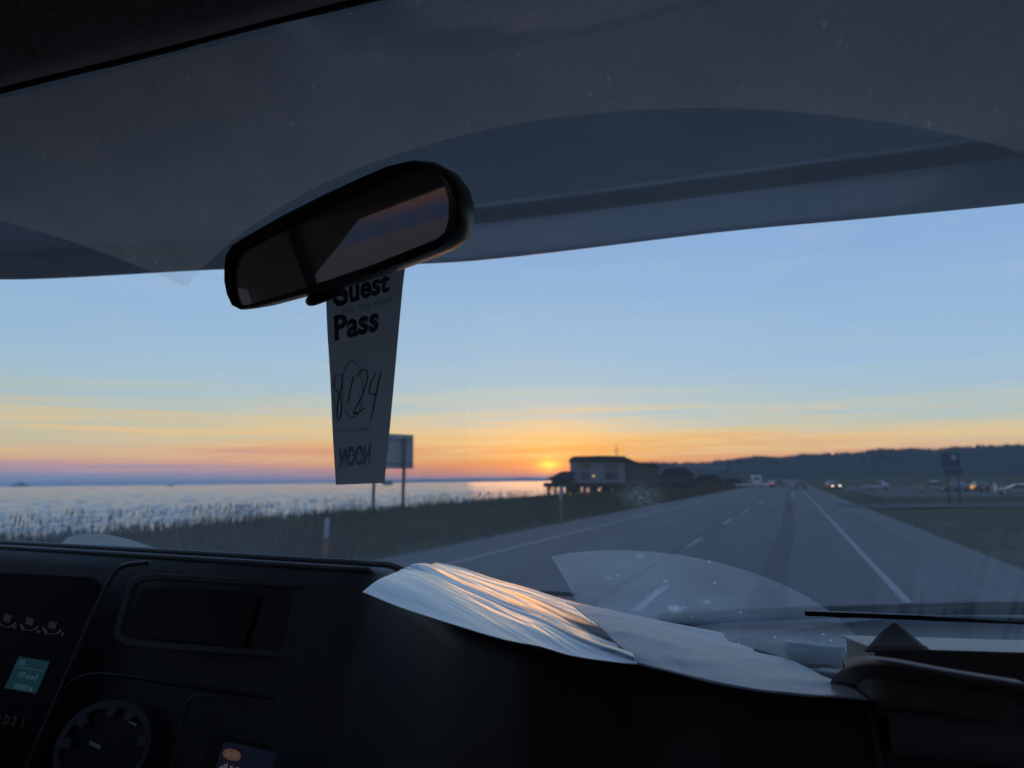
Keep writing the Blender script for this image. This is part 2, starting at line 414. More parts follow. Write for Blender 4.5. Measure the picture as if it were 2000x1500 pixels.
# road and its markings
MB().grid([[(-9.8, y, 0.0), (-5.8, y, 0.035), (-2.3, y, 0.05), (3.2, y, 0.0)] for y in (-40, 0, 40, 120, 300, 700, 1500)]).build('road', MT['asphalt'], kind='structure')
road = bpy.data.objects['road']
def rz(x): return interp([(-9.8, 0.0), (-5.8, 0.035), (-2.3, 0.05), (3.2, 0.0)], x) + 0.005
def strip(name, pts, wd, m):
    mb = MB(); rr = []
    for x, y in pts: rr.append([(x - wd / 2, y, rz(x - wd / 2)), (x + wd / 2, y, rz(x + wd / 2))])
    return mb.grid(rr).build(name, m, road)
strip('edge_line', [(1.57, -20), (1.57, 20), (1.60, 40), (1.62, 60), (1.66, 110), (1.8, 400)], 0.13, MT['paint'])
strip('edge_line', [(-7.55, -20), (-7.55, 40), (-7.55, 90), (-7.55, 400)], 0.14, MT['paint'])
for a, b_ in ((1240, 1197), (1339, 1071), (1413, 1024), (1451, 1003), (1482, 985)):
    p = pz(a, b_, 0.03); ln_ = 1.6 + p.y * 0.10
    strip('lane_dash', [(p.x, p.y), (p.x + 0.02, p.y + ln_)], 0.14, MT['paint'] if a != 1413 else MT['paint_y'])
for (a, b_), (c, d_) in (((1538, 1003), (1544, 983)), ((1547, 972), (1549, 962))):
    p, q = pz(a, b_, 0.03), pz(c, d_, 0.03)
    strip('lane_dash', [(p.x, p.y), (q.x, q.y)], 0.17, MT['paint'])
# worn wheel tracks and tar seams, dark on the asphalt
MT['tar'] = mat('tar_seam', (0.039, 0.039, 0.041), 0.85, 0.3, var=0.3, vscale=2)
strip('tar_seam', [(-0.35, -10), (-0.45, 14), (-0.2, 30), (-0.3, 90), (0.0, 200)], 0.5, MT['tar'])
strip('tar_seam', [(-3.0, -10), (-2.9, 30), (-2.8, 120)], 0.10, MT['tar'])
# side road into the parking area on the right
p0, p1, p2 = Vector((3.4, 52, 0)), Vector((12, 66, 0)), Vector((60, 92, 0))
MB().grid([[p + Vector((0, -3.4, gz(p.x, p.y) + 0.05)), p + Vector((0, 3.4, gz(p.x, p.y) + 0.05))] for p in (Vector((2.9, 58, 0)), Vector((6, 62, 0)), Vector((14, 68, 0)), Vector((26, 76, 0)), Vector((60, 92, 0)), Vector((140, 120, 0)))]).build('side_road', MT['lot'], kind='structure')
MB().grid([[(x, y, gz(x, y) + 0.06) for x in (9, 30, 60, 120)] for y in (92, 120, 160, 220)]).build('parking_lot', MT['lot'], kind='structure')
MB().grid([[(3.2, y, -0.012), (4.6, y, -0.10)] for y in (-20, 10, 30, 55, 65, 120, 400)]).build('roadside', MT['shoulder'], kind='structure')

# hills: the wooded ridge on the right, the far mountains over the bay
crest = [(1120, 926), (1180, 916), (1230, 908), (1265, 904), (1290, 906), (1340, 907), (1400, 902), (1480, 894), (1560, 891), (1640, 887), (1700, 882), (1800, 878), (1900, 874), (2000, 871), (2150, 866), (2400, 872), (2900, 900)]
mb = MB(); rows = []; ridge = []
for i in range(161):
    px = 1120 + (2900 - 1120) * i / 160
    cy = interp(crest, px)
    r = ray(px, cy); d = 3300; top = O + r * d
    top.z += 9 * mnoise.noise(Vector((px * 0.02, 0, 0)))
    h = Vector((r.x, r.y, 0)); foot = h * 1500
    rw = []
    for k in range(9):
        u = k / 8; p = foot.lerp(Vector((top.x, top.y, 0)), u)
        z = -2 + (top.z + 2) * (sstep(0, 1, u) * 0.75 + 0.25 * u) + 14 * mnoise.noise(Vector((p.x * 0.003, p.y * 0.003, 2))) * sin(pi * u)
        rw.append((p.x, p.y, z))
    bk_ = h * 4600; rw.append((bk_.x, bk_.y, -20)); rows.append(rw); ridge.append(top)
mb.grid(rows).build('hill', MT['hill'], kind='structure', smooth=True)
mb = MB()
for i in range(2600):
    u = random.random(); k = u * 159; a = ridge[int(k)].lerp(ridge[int(k) + 1], k - int(k))
    q = random.random() ** 2.2 * 0.55
    h = Vector((a.x, a.y, 0)); s_ = 1 - q * (1 - 1500 / 3300)
    z0 = -2 + (a.z + 2) * (sstep(0, 1, 1 - q) * 0.75 + 0.25 * (1 - q)) - 2
    hgt = random.uniform(5, 12); rr = hgt * random.uniform(0.22, 0.42); c = h * s_
    mb.add([(c.x + rr * cos(2 * pi * j / 5), c.y + rr * sin(2 * pi * j / 5), z0) for j in range(5)] + [(c.x, c.y, z0 + hgt + 2)], [(j, (j + 1) % 5, 5) for j in range(5)])
o = mb.build('forest', MT['hill'], kind='stuff'); o['label'] = 'dark trees along the crest of the wooded ridge'
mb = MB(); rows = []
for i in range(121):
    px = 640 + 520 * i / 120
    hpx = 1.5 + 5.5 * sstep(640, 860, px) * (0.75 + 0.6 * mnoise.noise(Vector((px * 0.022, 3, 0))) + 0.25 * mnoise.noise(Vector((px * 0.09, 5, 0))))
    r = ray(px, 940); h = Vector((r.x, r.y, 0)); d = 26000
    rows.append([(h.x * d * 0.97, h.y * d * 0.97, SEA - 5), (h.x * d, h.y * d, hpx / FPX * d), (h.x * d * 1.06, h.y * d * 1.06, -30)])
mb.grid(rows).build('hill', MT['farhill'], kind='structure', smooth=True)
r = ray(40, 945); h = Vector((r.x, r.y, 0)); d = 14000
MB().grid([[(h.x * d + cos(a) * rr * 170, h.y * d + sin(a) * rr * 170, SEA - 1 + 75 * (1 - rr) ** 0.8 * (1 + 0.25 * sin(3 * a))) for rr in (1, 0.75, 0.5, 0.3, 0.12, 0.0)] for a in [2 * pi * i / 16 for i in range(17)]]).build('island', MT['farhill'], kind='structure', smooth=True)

# grass: short blades over the bank, tall seeding stalks on its crest
def blades(n, fx, hmin, hmax, wd, mb):
    for _ in range(n):
        X, Y = fx(); z = gz(X, Y); hh = random.uniform(hmin, hmax); a = random.uniform(0, 2 * pi)
        wv = wd * (1 + Y / 40); dx, dy = cos(a) * wv, sin(a) * wv
        lx, ly = random.uniform(-.35, .35) * hh, random.uniform(-.35, .35) * hh
        mb.add([(X - dx, Y - dy, z - 0.03), (X + dx, Y + dy, z - 0.03), (X + lx * .4 + dx * .6, Y + ly * .4 + dy * .6, z + hh * .6), (X + lx, Y + ly, z + hh)], [(0, 1, 2), (0, 2, 3)])
mb = MB()
blades(26000, lambda: (random.uniform(-26.5, -10.3), 4 + 90 * random.random() ** 1.6), 0.12, 0.55, 0.016, mb)
blades(7000, lambda: (random.uniform(-28, -10.5), random.uniform(60, 220)), 0.2, 0.6, 0.03, mb)
blades(9000, lambda: (4.5 + 16 * random.random() ** 1.3, 6 + 90 * random.random() ** 1.5), 0.03, 0.14, 0.012, mb)
o = mb.build('grass', MT['grass'], kind='stuff'); o['label'] = 'dark green grass on both sides of the road'
mb = MB()
for _ in range(3200):
    Y = 8 + 95 * random.random() ** 1.35; X = -24.5 + random.gauss(0, 1.3)
    if mnoise.noise(Vector((X * 0.5, Y * 0.22, 9))) < -0.08: continue
    z = gz(X, Y); hh = random.uniform(0.45, 1.15); lx, ly = random.gauss(0.06, .10), random.gauss(0, .10); wv = 0.010
    top = Vector((X + lx, Y + ly, z + hh)); base = Vector((X, Y, z))
    mid = base.lerp(top, 0.75)
    mb.add([base + Vector((-wv, 0, 0)), base + Vector((wv, 0, 0)), top], [(0, 1, 2)])
    hw = random.uniform(0.006, 0.014)
    mb.add([mid, mid.lerp(top, .4) + Vector((hw, hw, 0)), top + Vector((lx * .4, 0, .06)), mid.lerp(top, .4) - Vector((hw, hw, 0))], [(0, 1, 2, 3)])
o = mb.build('tall_grass', MT['straw'], kind='stuff'); o['label'] = 'tall seeding grass stalks along the crest above the sea'

# air: pale haze over the whole place, the sky outside it
hm = bpy.data.materials.new('haze_air'); hm.use_nodes = True
t = hm.node_tree
for n in list(t.nodes): t.nodes.remove(n)
pv = t.nodes.new('ShaderNodeVolumePrincipled'); pv.inputs['Density'].default_value = HAZE; pv.inputs['Color'].default_value = (.62, .80, 1, 1); pv.inputs['Anisotropy'].default_value = 0.2
ov = t.nodes.new('ShaderNodeOutputMaterial'); t.links.new(pv.outputs[0], ov.inputs['Volume'])
hb = MB().box((0, 20000, 20), (90000, 52000, 320)).build('haze', hm, kind='stuff'); hb['label'] = 'thin blue evening haze over the bay and the hills'

# ================================================================== ROADSIDE THINGS
c = ground_at(788, 56); c2 = ground_at(731, 54)
c.z = gz(c.x, c.y) - .1; c2.z = gz(c2.x, c2.y) - .1
sg = empty('road_sign', c.lerp(c2, .5), 'large highway sign on two wooden posts seen from behind beside the sea', 'road sign')
ux = (c - c2).normalized(); ux.z = 0; ux.normalize(); un = Vector((-ux.y, ux.x, 0))
MB().tube([c, c + Vector((0.16, 0, 5.25))], 0.125, 8).build('post', MT['wood'], sg, smooth=True, angle=40)
MB().tube([c2, c2 + Vector((0.16, 0, 5.1))], 0.115, 8).build('post', MT['wood'], sg, smooth=True, angle=40)
q0 = c + ux * 1.02 + Vector((0.12, 0, 0)) + un * .2; hz0 = EYE + 0.98 ; hz1 = EYE + 3.45
a0 = q0 - ux * 4.0
MB().prism([(a0.x, a0.y, hz0), (q0.x, q0.y, hz0), (q0.x, q0.y, hz1), (a0.x, a0.y, hz1)], un * 0.03).build('panel', MT['signback'], sg)
for zz in (hz0 + .35, hz1 - .4):
    MB().tube([Vector((a0.x, a0.y, zz)) - un * .03 + ux * .1, Vector((q0.x, q0.y, zz)) - un * .03 - ux * .1], 0.035, 6).build('stiffener', MT['wood'], sg)
MB().prism([c2 + ux * 1.0 + un * .2 + Vector((0, 0, 1.95)), c2 + ux * 1.9 + un * .2 + Vector((0, 0, 1.95)), c2 + ux * 1.9 + un * .2 + Vector((0, 0, 2.3)), c2 + ux * 1.0 + un * .2 + Vector((0, 0, 2.3))], un * .03).build('small_panel', MT['signback'], sg)

def delineator(loc, lab, h, lean):
    o = empty('marker_post', loc, lab, 'marker post', 'reflective marker posts along the left shoulder')
    b0 = Vector(loc); tp = b0 + Vector((lean, 0, h))
    mid = b0.lerp(tp, .66)
    MB().tube([b0, mid], 0.055, 8).build('lower_post', MT['orange'], o, smooth=True, angle=40)
    MB().tube([mid, tp, tp + Vector((0, 0, .03))], [0.056, 0.056, 0.03], 8).build('upper_post', MT['postwhite'], o, smooth=True, angle=40)
g = ground_at(640, 17.6); delineator((g.x, g.y, -0.1), 'orange and white marker post nearest the dashboard below the guest pass', 1.2, 0.06)
g = ground_at(1091, 34); delineator((g.x, g.y, -0.1), 'orange and white marker post farther up the road below the setting sun', 1.75, 0.0)

# ---- house on stilts
hp = ground_at(1168, 168)
hs = empty('stilt_house', (hp.x, hp.y, -1.2), 'two storey grey house on timber piles silhouetted beside the setting sun', 'house')
vx = RI.copy(); vx.z = 0; vx.normalize(); vy = Vector((-vx.y, vx.x, 0))
k = 168 / FPX
HM = Matrix((vx, vy, Vector((0, 0, 1)))).transposed()
def hp_(px, py, dd=0.0):                     # point of the house front at a pixel, dd metres behind the front
    v = hp + vx * ((px - 1168) * k) + vy * dd; hz = 940 - (px - 1000) * .0105
    return Vector((v.x, v.y, EYE + (hz - py) * k))
def block(a, b, yt, yb, depth, dd=0.0):
    return MB().prism([hp_(a, yb, dd), hp_(b, yb, dd), hp_(b, yt, dd), hp_(a, yt, dd)], vy * depth)
block(1116, 1216, 898, 944, 9).build('wall', MT['siding'], hs)
MB().prism([hp_(1112.5, 902, -.5), hp_(1220.5, 902, -.5), hp_(1217, 892, -.5), hp_(1170, 891, -.5), hp_(1117, 892.5, -.5)], vy * 10).build('roof', MT['roof'], hs)
for a, b, yt, yb in ((1131, 1150, 904, 915), (1177, 1203, 905, 916), (1177, 1203, 921, 936), (1131, 1148, 922, 935)):
    fr = MB().ring([hp_(a - 1, yb + 1, -.02), hp_(b + 1, yb + 1, -.02), hp_(b + 1, yt - 1, -.02), hp_(a - 1, yt - 1, -.02)], [hp_(a, yb, -.02), hp_(b, yb, -.02), hp_(b, yt, -.02), hp_(a, yt, -.02)], -vy * .08).build('window', MT['siding'], hs)
    MB().prism([hp_(a, yb, -.01), hp_(b, yb, -.01), hp_(b, yt, -.01), hp_(a, yt, -.01)], -vy * .02).build('pane', MT['glassdark'], fr)
MB().prism([hp_(1062, 938, -1), hp_(1116, 938, -1), hp_(1116, 921, -1), hp_(1096, 921, -1)], vy * 8).build('wing_roof', MT['roof'], hs)
block(1076, 1116, 938, 944, 6).build('wing_wall', MT['brown'], hs)
MB().prism([hp_(1062, 943, -2.5), hp_(1345, 943, -2.5), hp_(1345, 951.5, -2.5), hp_(1062, 951.5, -2.5)], vy * 13).build('deck', MT['pile'], hs)
MB().prism([hp_(1216, 944, 1), hp_(1282, 944, 1), hp_(1282, 911, 1), hp_(1240, 905, 1), hp_(1224, 899, 1), hp_(1216, 897, 1)], vy * 7).build('side_wing', MT['brown'], hs)
MB().prism([hp_(1216, 898, .4), hp_(1224, 900, .4), hp_(1284, 912, .4), hp_(1284, 909, .4), hp_(1240, 903, .4), hp_(1224, 896, .4), hp_(1216, 894.5, .4)], vy * 8).build('side_roof', MT['roof'], hs)
for i, px in enumerate([1067, 1080, 1092, 1103, 1113, 1126, 1137, 1150, 1160, 1172, 1185, 1198, 1213, 1230, 1250, 1275, 1300, 1325]):
    for dd in (-1.5, 3.5):
        a = hp_(px + (3 if dd > 0 else 0), 946, dd)
        MB().tube([a, Vector((a.x, a.y, -2.2))], random.uniform(.16, .42), 7).build('pile', MT['pile'], hs)
for a1, a2 in ((1067, 1080), (1103, 1113), (1137, 1150), (1160, 1172), (1185, 1198), (1213, 1230), (1250, 1275)):
    MB().tube([hp_(a1, 949, -1.6), hp_(a2, 960, -1.6)], .14, 6).build('brace', MT['pile'], hs)
for a1, a2, yy in ((1109, 1131, 951), (1150, 1162, 951), (1172, 1186, 950), (1194, 1350, 951)):
    MB().prism([hp_(a1, 962, 1), hp_(a2, 962, 1), hp_(a2, yy, 1), hp_(a1, yy, 1)], vy * 2).build('skirting', MT['pile'], hs)
a = hp_(1204, 893, 3); MB().tube([a, a + Vector((0, 0, 2.9))], [0.10, 0.05], 6).build('antenna', MT['roof'], hs)
a = hp_(1204, 880, 3); MB().tube([a - vx * .7, a + vx * .7], 0.05, 6).build('antenna_bar', MT['roof'], hs)
MT['speck'] = mat('glow_speck', (0.8, 0.6, 0.3), emit=(1, .62, .30), estr=0.55)  # added glowing disc in place of a bright dirt speck on the glass
mbx = MB(); cc = hp_(1155, 930, -.25)
mbx.tube([cc - vy * .10, cc, cc + vy * .18], [0.15, 0.26, 0.26], 10).build('glow_speck', MT['speck'], hs, smooth=True)

def cottage(px, wpx, dist, ytop, ybase, label, mw, roofdir=1):
    kk = dist / FPX; b0 = ground_at(px, dist); hz = 940 - (px - 1000) * .0105
    zt = EYE + (hz - ytop) * kk; zb = gz(b0.x, b0.y) - .2; wd = wpx * kk; dp = 6
    o = empty('beach_house', (b0.x, b0.y, zb), label, 'house', 'low houses along the beach')
    we = zb + (zt - zb) * .62
    def P(u, z, dd): v = b0 + vx * u + vy * dd; return Vector((v.x, v.y, z))
    MB().prism([P(-wd / 2, zb, 0), P(wd / 2, zb, 0), P(wd / 2, we, 0), P(-wd / 2, we, 0)], vy * dp).build('wall', mw, o)
    MB().prism([P(-wd * .56, we, -.4), P(wd * .56, we, -.4), P(wd * .30, zt, -.4), P(-wd * .30, zt, -.4)], vy * (dp + .8)).build('roof', MT['roof'], o)
    for u in (-.25, .2):
        MB().prism([P(wd * u - .5, zb + (we - zb) * .4, -.01), P(wd * u + .5, zb + (we - zb) * .4, -.01), P(wd * u + .5, zb + (we - zb) * .85, -.01), P(wd * u - .5, zb + (we - zb) * .85, -.01)], -vy * .05).build('window', MT['glassdark'], o)
    dr = MB().prism([P(wd * .42 - .45, zb + .1, -.01), P(wd * .42 + .45, zb + .1, -.01), P(wd * .42 + .45, zb + (we - zb) * .85, -.01), P(wd * .42 - .45, zb + (we - zb) * .85, -.01)], -vy * .06).build('door', MT['roof'], o)
cottage(1315, 64, 182, 915, 950, 'dark low beach house with hipped roof just right of the stilt house', MT['brown'])
cottage(1375, 52, 205, 927, 950, 'smallest dark beach house farther along the shore near the road', MT['brown'])
cottage(1422, 44, 235, 935, 950, 'farthest beach house of the row, hardly rising above the grass', MT['brown'])

# ---- vehicles
def vehicle(name, loc, rz, label, cat, col, L_=4.5, W_=1.8, H_=1.5, kind='car', lights=None, group=None, roof=None):
    o = empty(name, loc, label, cat, group, rz)
    m = mat('car_paint', col, 0.18, 0.6, coat=0.6)
    hl = L_ / 2; s = H_ / 1.5
    def body(prof, wl, wh, nm, mm):          # side profile (y, z) widened to +-w; upper points narrower
        n = len(prof); zs = [p[1] for p in prof]; z0, z1 = min(zs), max(zs)
        A = [Vector((-lerp(wl, wh, (z - z0) / (z1 - z0)), y, z)) for y, z in prof]; B = [Vector((-v.x, v.y, v.z)) for v in A]
        mb = MB().add(A + B, [tuple(range(n)), tuple(range(2 * n - 1, n - 1, -1))] + [(i, n + i, n + (i + 1) % n, (i + 1) % n) for i in range(n)])
        return mb.build(nm, mm, o, world=False, bevel=0.05, smooth=True, angle=50)
    if kind == 'car':
        body([(-hl, .32), (hl, .30), (hl, .62 * s), (hl * .93, .74 * s), (hl * .42, .90 * s), (-hl * .82, .96 * s), (-hl, .90 * s)], W_ / 2, W_ / 2 * .94, 'body', m)
        gw = [(hl * .44, .90 * s), (hl * .05, 1.40 * s), (-hl * .45, 1.42 * s), (-hl * .85, .95 * s)]
        body(gw, W_ / 2 * .90, W_ / 2 * .70, 'cabin_glass', MT['glassdark'])
        body([(hl * .07, 1.395 * s), (hl * .03, 1.47 * s), (-hl * .42, 1.50 * s), (-hl * .49, 1.40 * s)], W_ / 2 * .72, W_ / 2 * .66, 'roof', mat('roof_sky_sheen', roof, 0.25, 0.6, coat=0.6) if roof else m)  # a separate roof tone paints in the sky's reflection
        zl = .66 * s
    else:                                    # tall box body with a short bonnet
        body([(-hl, .45), (hl, .45), (hl, .95), (hl * .93, 1.15), (hl * .72, 1.3), (hl * .60, H_ * .86), (hl * .52, H_), (-hl, H_)], W_ / 2, W_ / 2 * .95, 'body', m)
        MB().hexa([(-W_ * .42, hl * .735, 1.34), (W_ * .42, hl * .735, 1.34), (W_ * .42, hl * .72, 1.30), (-W_ * .42, hl * .72, 1.30), (-W_ * .40, hl * .628, H_ * .84), (W_ * .40, hl * .628, H_ * .84), (W_ * .40, hl * .61, H_ * .84), (-W_ * .40, hl * .61, H_ * .84)]).build('windscreen', MT['glassdark'], o, world=False)
        for sx in (-1, 1):
            MB().box((sx * (W_ / 2 * .975), -.2 * hl, H_ * .68), (.05, hl * .55, H_ * .2)).build('window', MT['glassdark'], o, world=False)
        MB().box((0, -hl - .005, H_ * .7), (W_ * .6, .03, H_ * .2)).build('window', MT['glassdark'], o, world=False)
        zl = .85
    for sx in (-1, 1):
        for yy in (hl * .60, -hl * .60):
            wq = MB().tube([(sx * (W_ / 2 - .20), yy, .33), (sx * (W_ / 2 + .01), yy, .33)], .33, 14).build('wheel', MT['tyre'], o, world=False)
            MB().tube([(sx * (W_ / 2 - .01), yy, .33), (sx * (W_ / 2 + .022), yy, .33)], .20, 10).build('rim', MT['rim'], wq, world=False)
        lit = lights or {}
        MB().box((sx * W_ * .36, hl + .005, zl), (.34, .06, .16)).build('headlight', MT['hl_on'] if lit.get('head') else MT['hl'], o, world=False)
        MB().box((sx * W_ * .40, -hl - .005, zl + .15), (.22, .06, .18)).build('tail_light', MT['tl_on'] if lit.get('tail') else MT['tl'], o, world=False)
    MB().box((0, -hl - .01, .55), (.5, .03, .13)).build('number_plate', MT['white'], o, world=False)
    return o
MT['hl'] = mat('headlight_lens', (.5, .5, .5), .1)
MT['tl'] = mat('tail_lens', (.25, .01, .01), .2)
MT['hl_on'] = mat('headlight_lit', (1, .8, .6), .3, emit=(1, .66, .36), estr=4.0)
MT['tl_on'] = mat('tail_lit', (1, .1, .1), .3, emit=(1, .06, .10), estr=2.2)
def road_at(px, d):
    g = ground_at(px, d); return (g.x, g.y, gz(g.x, g.y) + .04)
HD = pi                                      # facing the camera
vehicle('moving_car', road_at(1552, 135), 0.0, 'dark car driving ahead in our lane, seen from behind', 'car', (.10, .055, .05), 4.4, 1.85, 1.6)
vehicle('braking_car', road_at(1512, 175), -1.0, 'dark car with one bright red tail light far up the road', 'car', (.04, .04, .05), 4.5, 1.8, 1.5, lights={'tail': 1})
vehicle('turning_car', road_at(1614, 150), HD + .25, 'car with its warm headlights on facing us right of the road', 'car', (.05, .05, .06), 4.4, 1.85, 1.55, lights={'head': 1})
vehicle('camper_van', road_at(1467, 195), 0.12, 'tall white camper van parked left of the road in the distance', 'van', (.42, .44, .48), 6.2, 2.2, 2.75, kind='van')
pk = 'cars parked in the distance'
vehicle('parked_car', road_at(1485, 180), 1.3, 'small white car parked beside the tall white camper van', 'car', (.36, .38, .42), 3.9, 1.75, 1.45, group=pk)
vehicle('parked_car', road_at(1445, 185), 1.6, 'grey car half hidden by grass left of the tall camper van', 'car', (.25, .28, .33), 4.3, 1.75, 1.4, group=pk)
vehicle('parked_car', road_at(1698, 140), 0.9, 'pale blue car parked alone right of the road near the junction', 'car', (.12, .16, .22), 4.4, 1.8, 1.5, group=pk)
vehicle('parked_car', road_at(1802, 120), 1.45, 'dark car with sky reflection painted on its roof standing below the blue sign', 'car', (.05, .055, .06), 4.9, 1.9, 1.55, group=pk, roof=(.75, .77, .8))
vehicle('parked_car', road_at(1850, 118), 0.35, 'grey car seen end on just right of the car below the blue sign', 'car', (.12, .14, .18), 4.4, 1.8, 1.45, group=pk)
vehicle('parked_car', road_at(1893, 116), 0.1, 'dark red car between the grey car and the white post', 'car', (.09, .03, .03), 4.4, 1.8, 1.45, group=pk)
vehicle('parked_car', road_at(1965, 92), 1.5, 'low dark car with sky reflection painted on its roof right of the white post', 'car', (.06, .065, .07), 4.2, 1.8, 1.25, group=pk, roof=(.75, .77, .8))
vehicle('parked_car', road_at(2035, 92), 1.5, 'dark car with sky reflection painted on its roof cut off by the right edge of the view', 'car', (.06, .065, .07), 4.4, 1.8, 1.3, group=pk, roof=(.75, .77, .8))
g = road_at(1926, 100)
o = empty('white_post', g, 'thick white post standing between parked cars on the right', 'post')
MB().tube([g, Vector(g) + Vector((0, 0, 1.3))], .22, 10).build('shaft', MT['white'], o, smooth=True, angle=40)
MB().tube([Vector(g) + Vector((0, 0, 1.3)), Vector(g) + Vector((0, 0, 1.62))], [.26, .2], 10).build('cap', MT['siding'], o, smooth=True, angle=40)
for px, d, lb in ((1724, 96, 'right of the pale blue car'), (1795, 90, 'below the car roof painted with sky reflection'), (1843, 86, 'directly below the blue sign'), (1873, 84, 'between the blue sign and the dark red car'), (1905, 82, 'below the dark red car'), (1932, 80, 'just in front of the thick white post'), (1640, 120, 'left of the pale blue car near the junction')):
    g = road_at(px, d)
    mbx = MB().tube([g, Vector(g) + Vector((0, 0, .42)), Vector(g) + Vector((0, 0, .5))], [.11, .11, .05], 8)
    o = tag(mbx.build('bollard', MT['siding'], smooth=True, angle=40), 'pale knee high bollard ' + lb, 'bollard', 'bollards along the right verge')
sp = ground_at(1846, 60); sp.z = gz(sp.x, sp.y)
sg = empty('blue_sign', sp, 'blue roadside sign with a pale symbol standing against the hill', 'road sign')
def spt(px, py, dd=0): v = sp + vx * ((px - 1846) * 60 / FPX) + vy * dd; return Vector((v.x, v.y, EYE + (931 - py) * 60 / FPX))
MB().prism([spt(1827, 914), spt(1862, 914), spt(1862, 886), spt(1827, 886)], vy * .03).build('panel', MT['bluesign'], sg)
MB().prism([spt(1829, 927), spt(1866, 927), spt(1866, 917), spt(1829, 917)], vy * .03).build('lower_panel', MT['bluesign'], sg)
mbx = MB(); cc = spt(1851, 894, -.01)
mbx.prism([cc + (vx * cos(2 * pi * i / 14) + Vector((0, 0, 1)) * sin(2 * pi * i / 14)) * .22 for i in range(14)], -vy * .006).build('symbol', MT['signback'], sg)
for px in (1836, 1857):
    a = spt(px, 887, .06); MB().tube([Vector((a.x, a.y, sp.z)), a], .05, 6).build('post', MT['pile'], sg)
# tiny fishing boat on the horizon
g = ray(333, 950); h = Vector((g.x, g.y, 0)); d = 2600; bp_ = h * d
o = empty('fishing_boat', (bp_.x, bp_.y, SEA), 'tiny dark fishing boat far out on the sea at left', 'boat')
def bt(u, v, z): q = bp_ + vx * u + vy * v; return Vector((q.x, q.y, SEA + z))
MB().hexa([bt(-7, -2, -.5), bt(8, -1, -.5), bt(8, 1, -.5), bt(-7, 2, -.5), bt(-8, -2.5, 2), bt(11, -.4, 3.2), bt(11, .4, 3.2), bt(-8, 2.5, 2)]).build('hull', MT['black'], o)
MB().hexa([bt(-2, -1.7, 2), bt(4, -1.5, 2), bt(4, 1.5, 2), bt(-2, 1.7, 2), bt(-1.5, -1.4, 5.5), bt(3.2, -1.3, 5.5), bt(3.2, 1.3, 5.5), bt(-1.5, 1.4, 5.5)]).build('cabin', MT['signback'], o)
MB().tube([bt(-3, 0, 2), bt(-3, 0, 11)], .25, 6).build('mast', MT['black'], o)

# ================================================================== THE MOTORHOME
CX = -0.42                                   # middle of the cab
mh = empty('motorhome', (CX, -1.0, 0.0), 'motorhome cab around the camera: windscreen, dark dashboard, mirror and pale roof overhang', 'motorhome')
GA = Vector((0, 1.1475, EYE - 0.2125)); GT = Vector((0, 0.4675, EYE + 0.34))
gs = (GT - GA).normalized(); gn = Vector((0, gs.z, -gs.y))      # up the glass, outwards
GL = (GT - GA).length
def gl(px, py):                              # pixel -> glass coordinates
    r = ray(px, py); t_ = (GA - O).dot(gn) / r.dot(gn); p = O + r * t_ - GA
    return p.x, p.dot(gs)
def gp(x, v, off=0.0): return GA + Vector((x, 0, 0)) + gs * v + gn * off
# --- windscreen pane with dust left outside the wiper sweeps
wm = bpy.data.materials.new('dusty_windscreen'); wm.use_nodes = True
t = wm.node_tree
for n in list(t.nodes): t.nodes.remove(n)
nt = t
tcw = N('ShaderNodeTexCoord'); sp3 = N('ShaderNodeSeparateXYZ'); L(tcw.outputs['Object'], sp3.inputs[0])
gx, gv = sp3.outputs[0], sp3.outputs[1]
S = 0.85
def dist(cx, cv):
    return math_('SQRT', math_('ADD', math_('POWER', math_('SUBTRACT', gx, cx), 2.0), math_('POWER', math_('SUBTRACT', gv, cv), 2.0)))
def step(v, e, s): # 1 where v < e
    m = N('ShaderNodeMapRange'); L(v, m.inputs[0]); m.inputs[1].default_value = e - s; m.inputs[2].default_value = e + s; m.inputs[3].default_value = 1; m.inputs[4].default_value = 0
    return m.outputs[0]
def sweep(cx, cv, ro, ri, ix=None, iv=None):
    d = dist(cx * S, cv * S); di = d if ix is None else dist(ix * S, iv * S)
    return math_('MULTIPLY', step(d, ro * S, .0012), math_('SUBTRACT', 1.0, step(di, ri * S, .0012)))
swept = math_('MAXIMUM', sweep(-.22, 0.0, .917, .3505, -.243, -.121), sweep(-1.29, .06, .937, .19))
dirty = math_('SUBTRACT', 1.0, swept)
def noise_(scale, detail=4, rough=.6, vec=None, dist_=0):
    n = N('ShaderNodeTexNoise'); L(vec or tcw.outputs['Object'], n.inputs['Vector'])
    n.inputs['Scale'].default_value = scale; n.inputs['Detail'].default_value = detail; n.inputs['Roughness'].default_value = rough; n.inputs['Distortion'].default_value = dist_
    return n.outputs[0]
def mrange(v, a, b, c, d):
    m = N('ShaderNodeMapRange'); L(v, m.inputs[0])
    for i, q in enumerate((a, b, c, d)): m.inputs[1 + i].default_value = q
    return m.outputs[0]
cloudy = mrange(noise_(5, 4), .3, .75, .5, 1.25)
film = math_('MULTIPLY', dirty, math_('MULTIPLY', cloudy, 0.38))  # dust film, strengthened as a pale veil to lift the dark overhang
low = mrange(gv, .10, .26, 0.62, 1.0)          # film thinner low on the glass
film = math_('MULTIPLY', film, low)
fine = math_('MULTIPLY', mrange(noise_(430, 3, .6), .50, .75, 0, .15), math_('ADD', math_('MULTIPLY', dirty, .95), .05))
mps = N('ShaderNodeMapping'); L(tcw.outputs['Object'], mps.inputs[0]); mps.inputs['Scale'].default_value = (75, 45, 1); mps.inputs['Rotation'].default_value = (0, 0, R_(22))
vor = N('ShaderNodeTexVoronoi'); L(mps.outputs[0], vor.inputs['Vector']); vor.inputs['Scale'].default_value = 1.0
vsel = N('ShaderNodeSeparateColor'); L(vor.outputs['Color'], vsel.inputs[0])
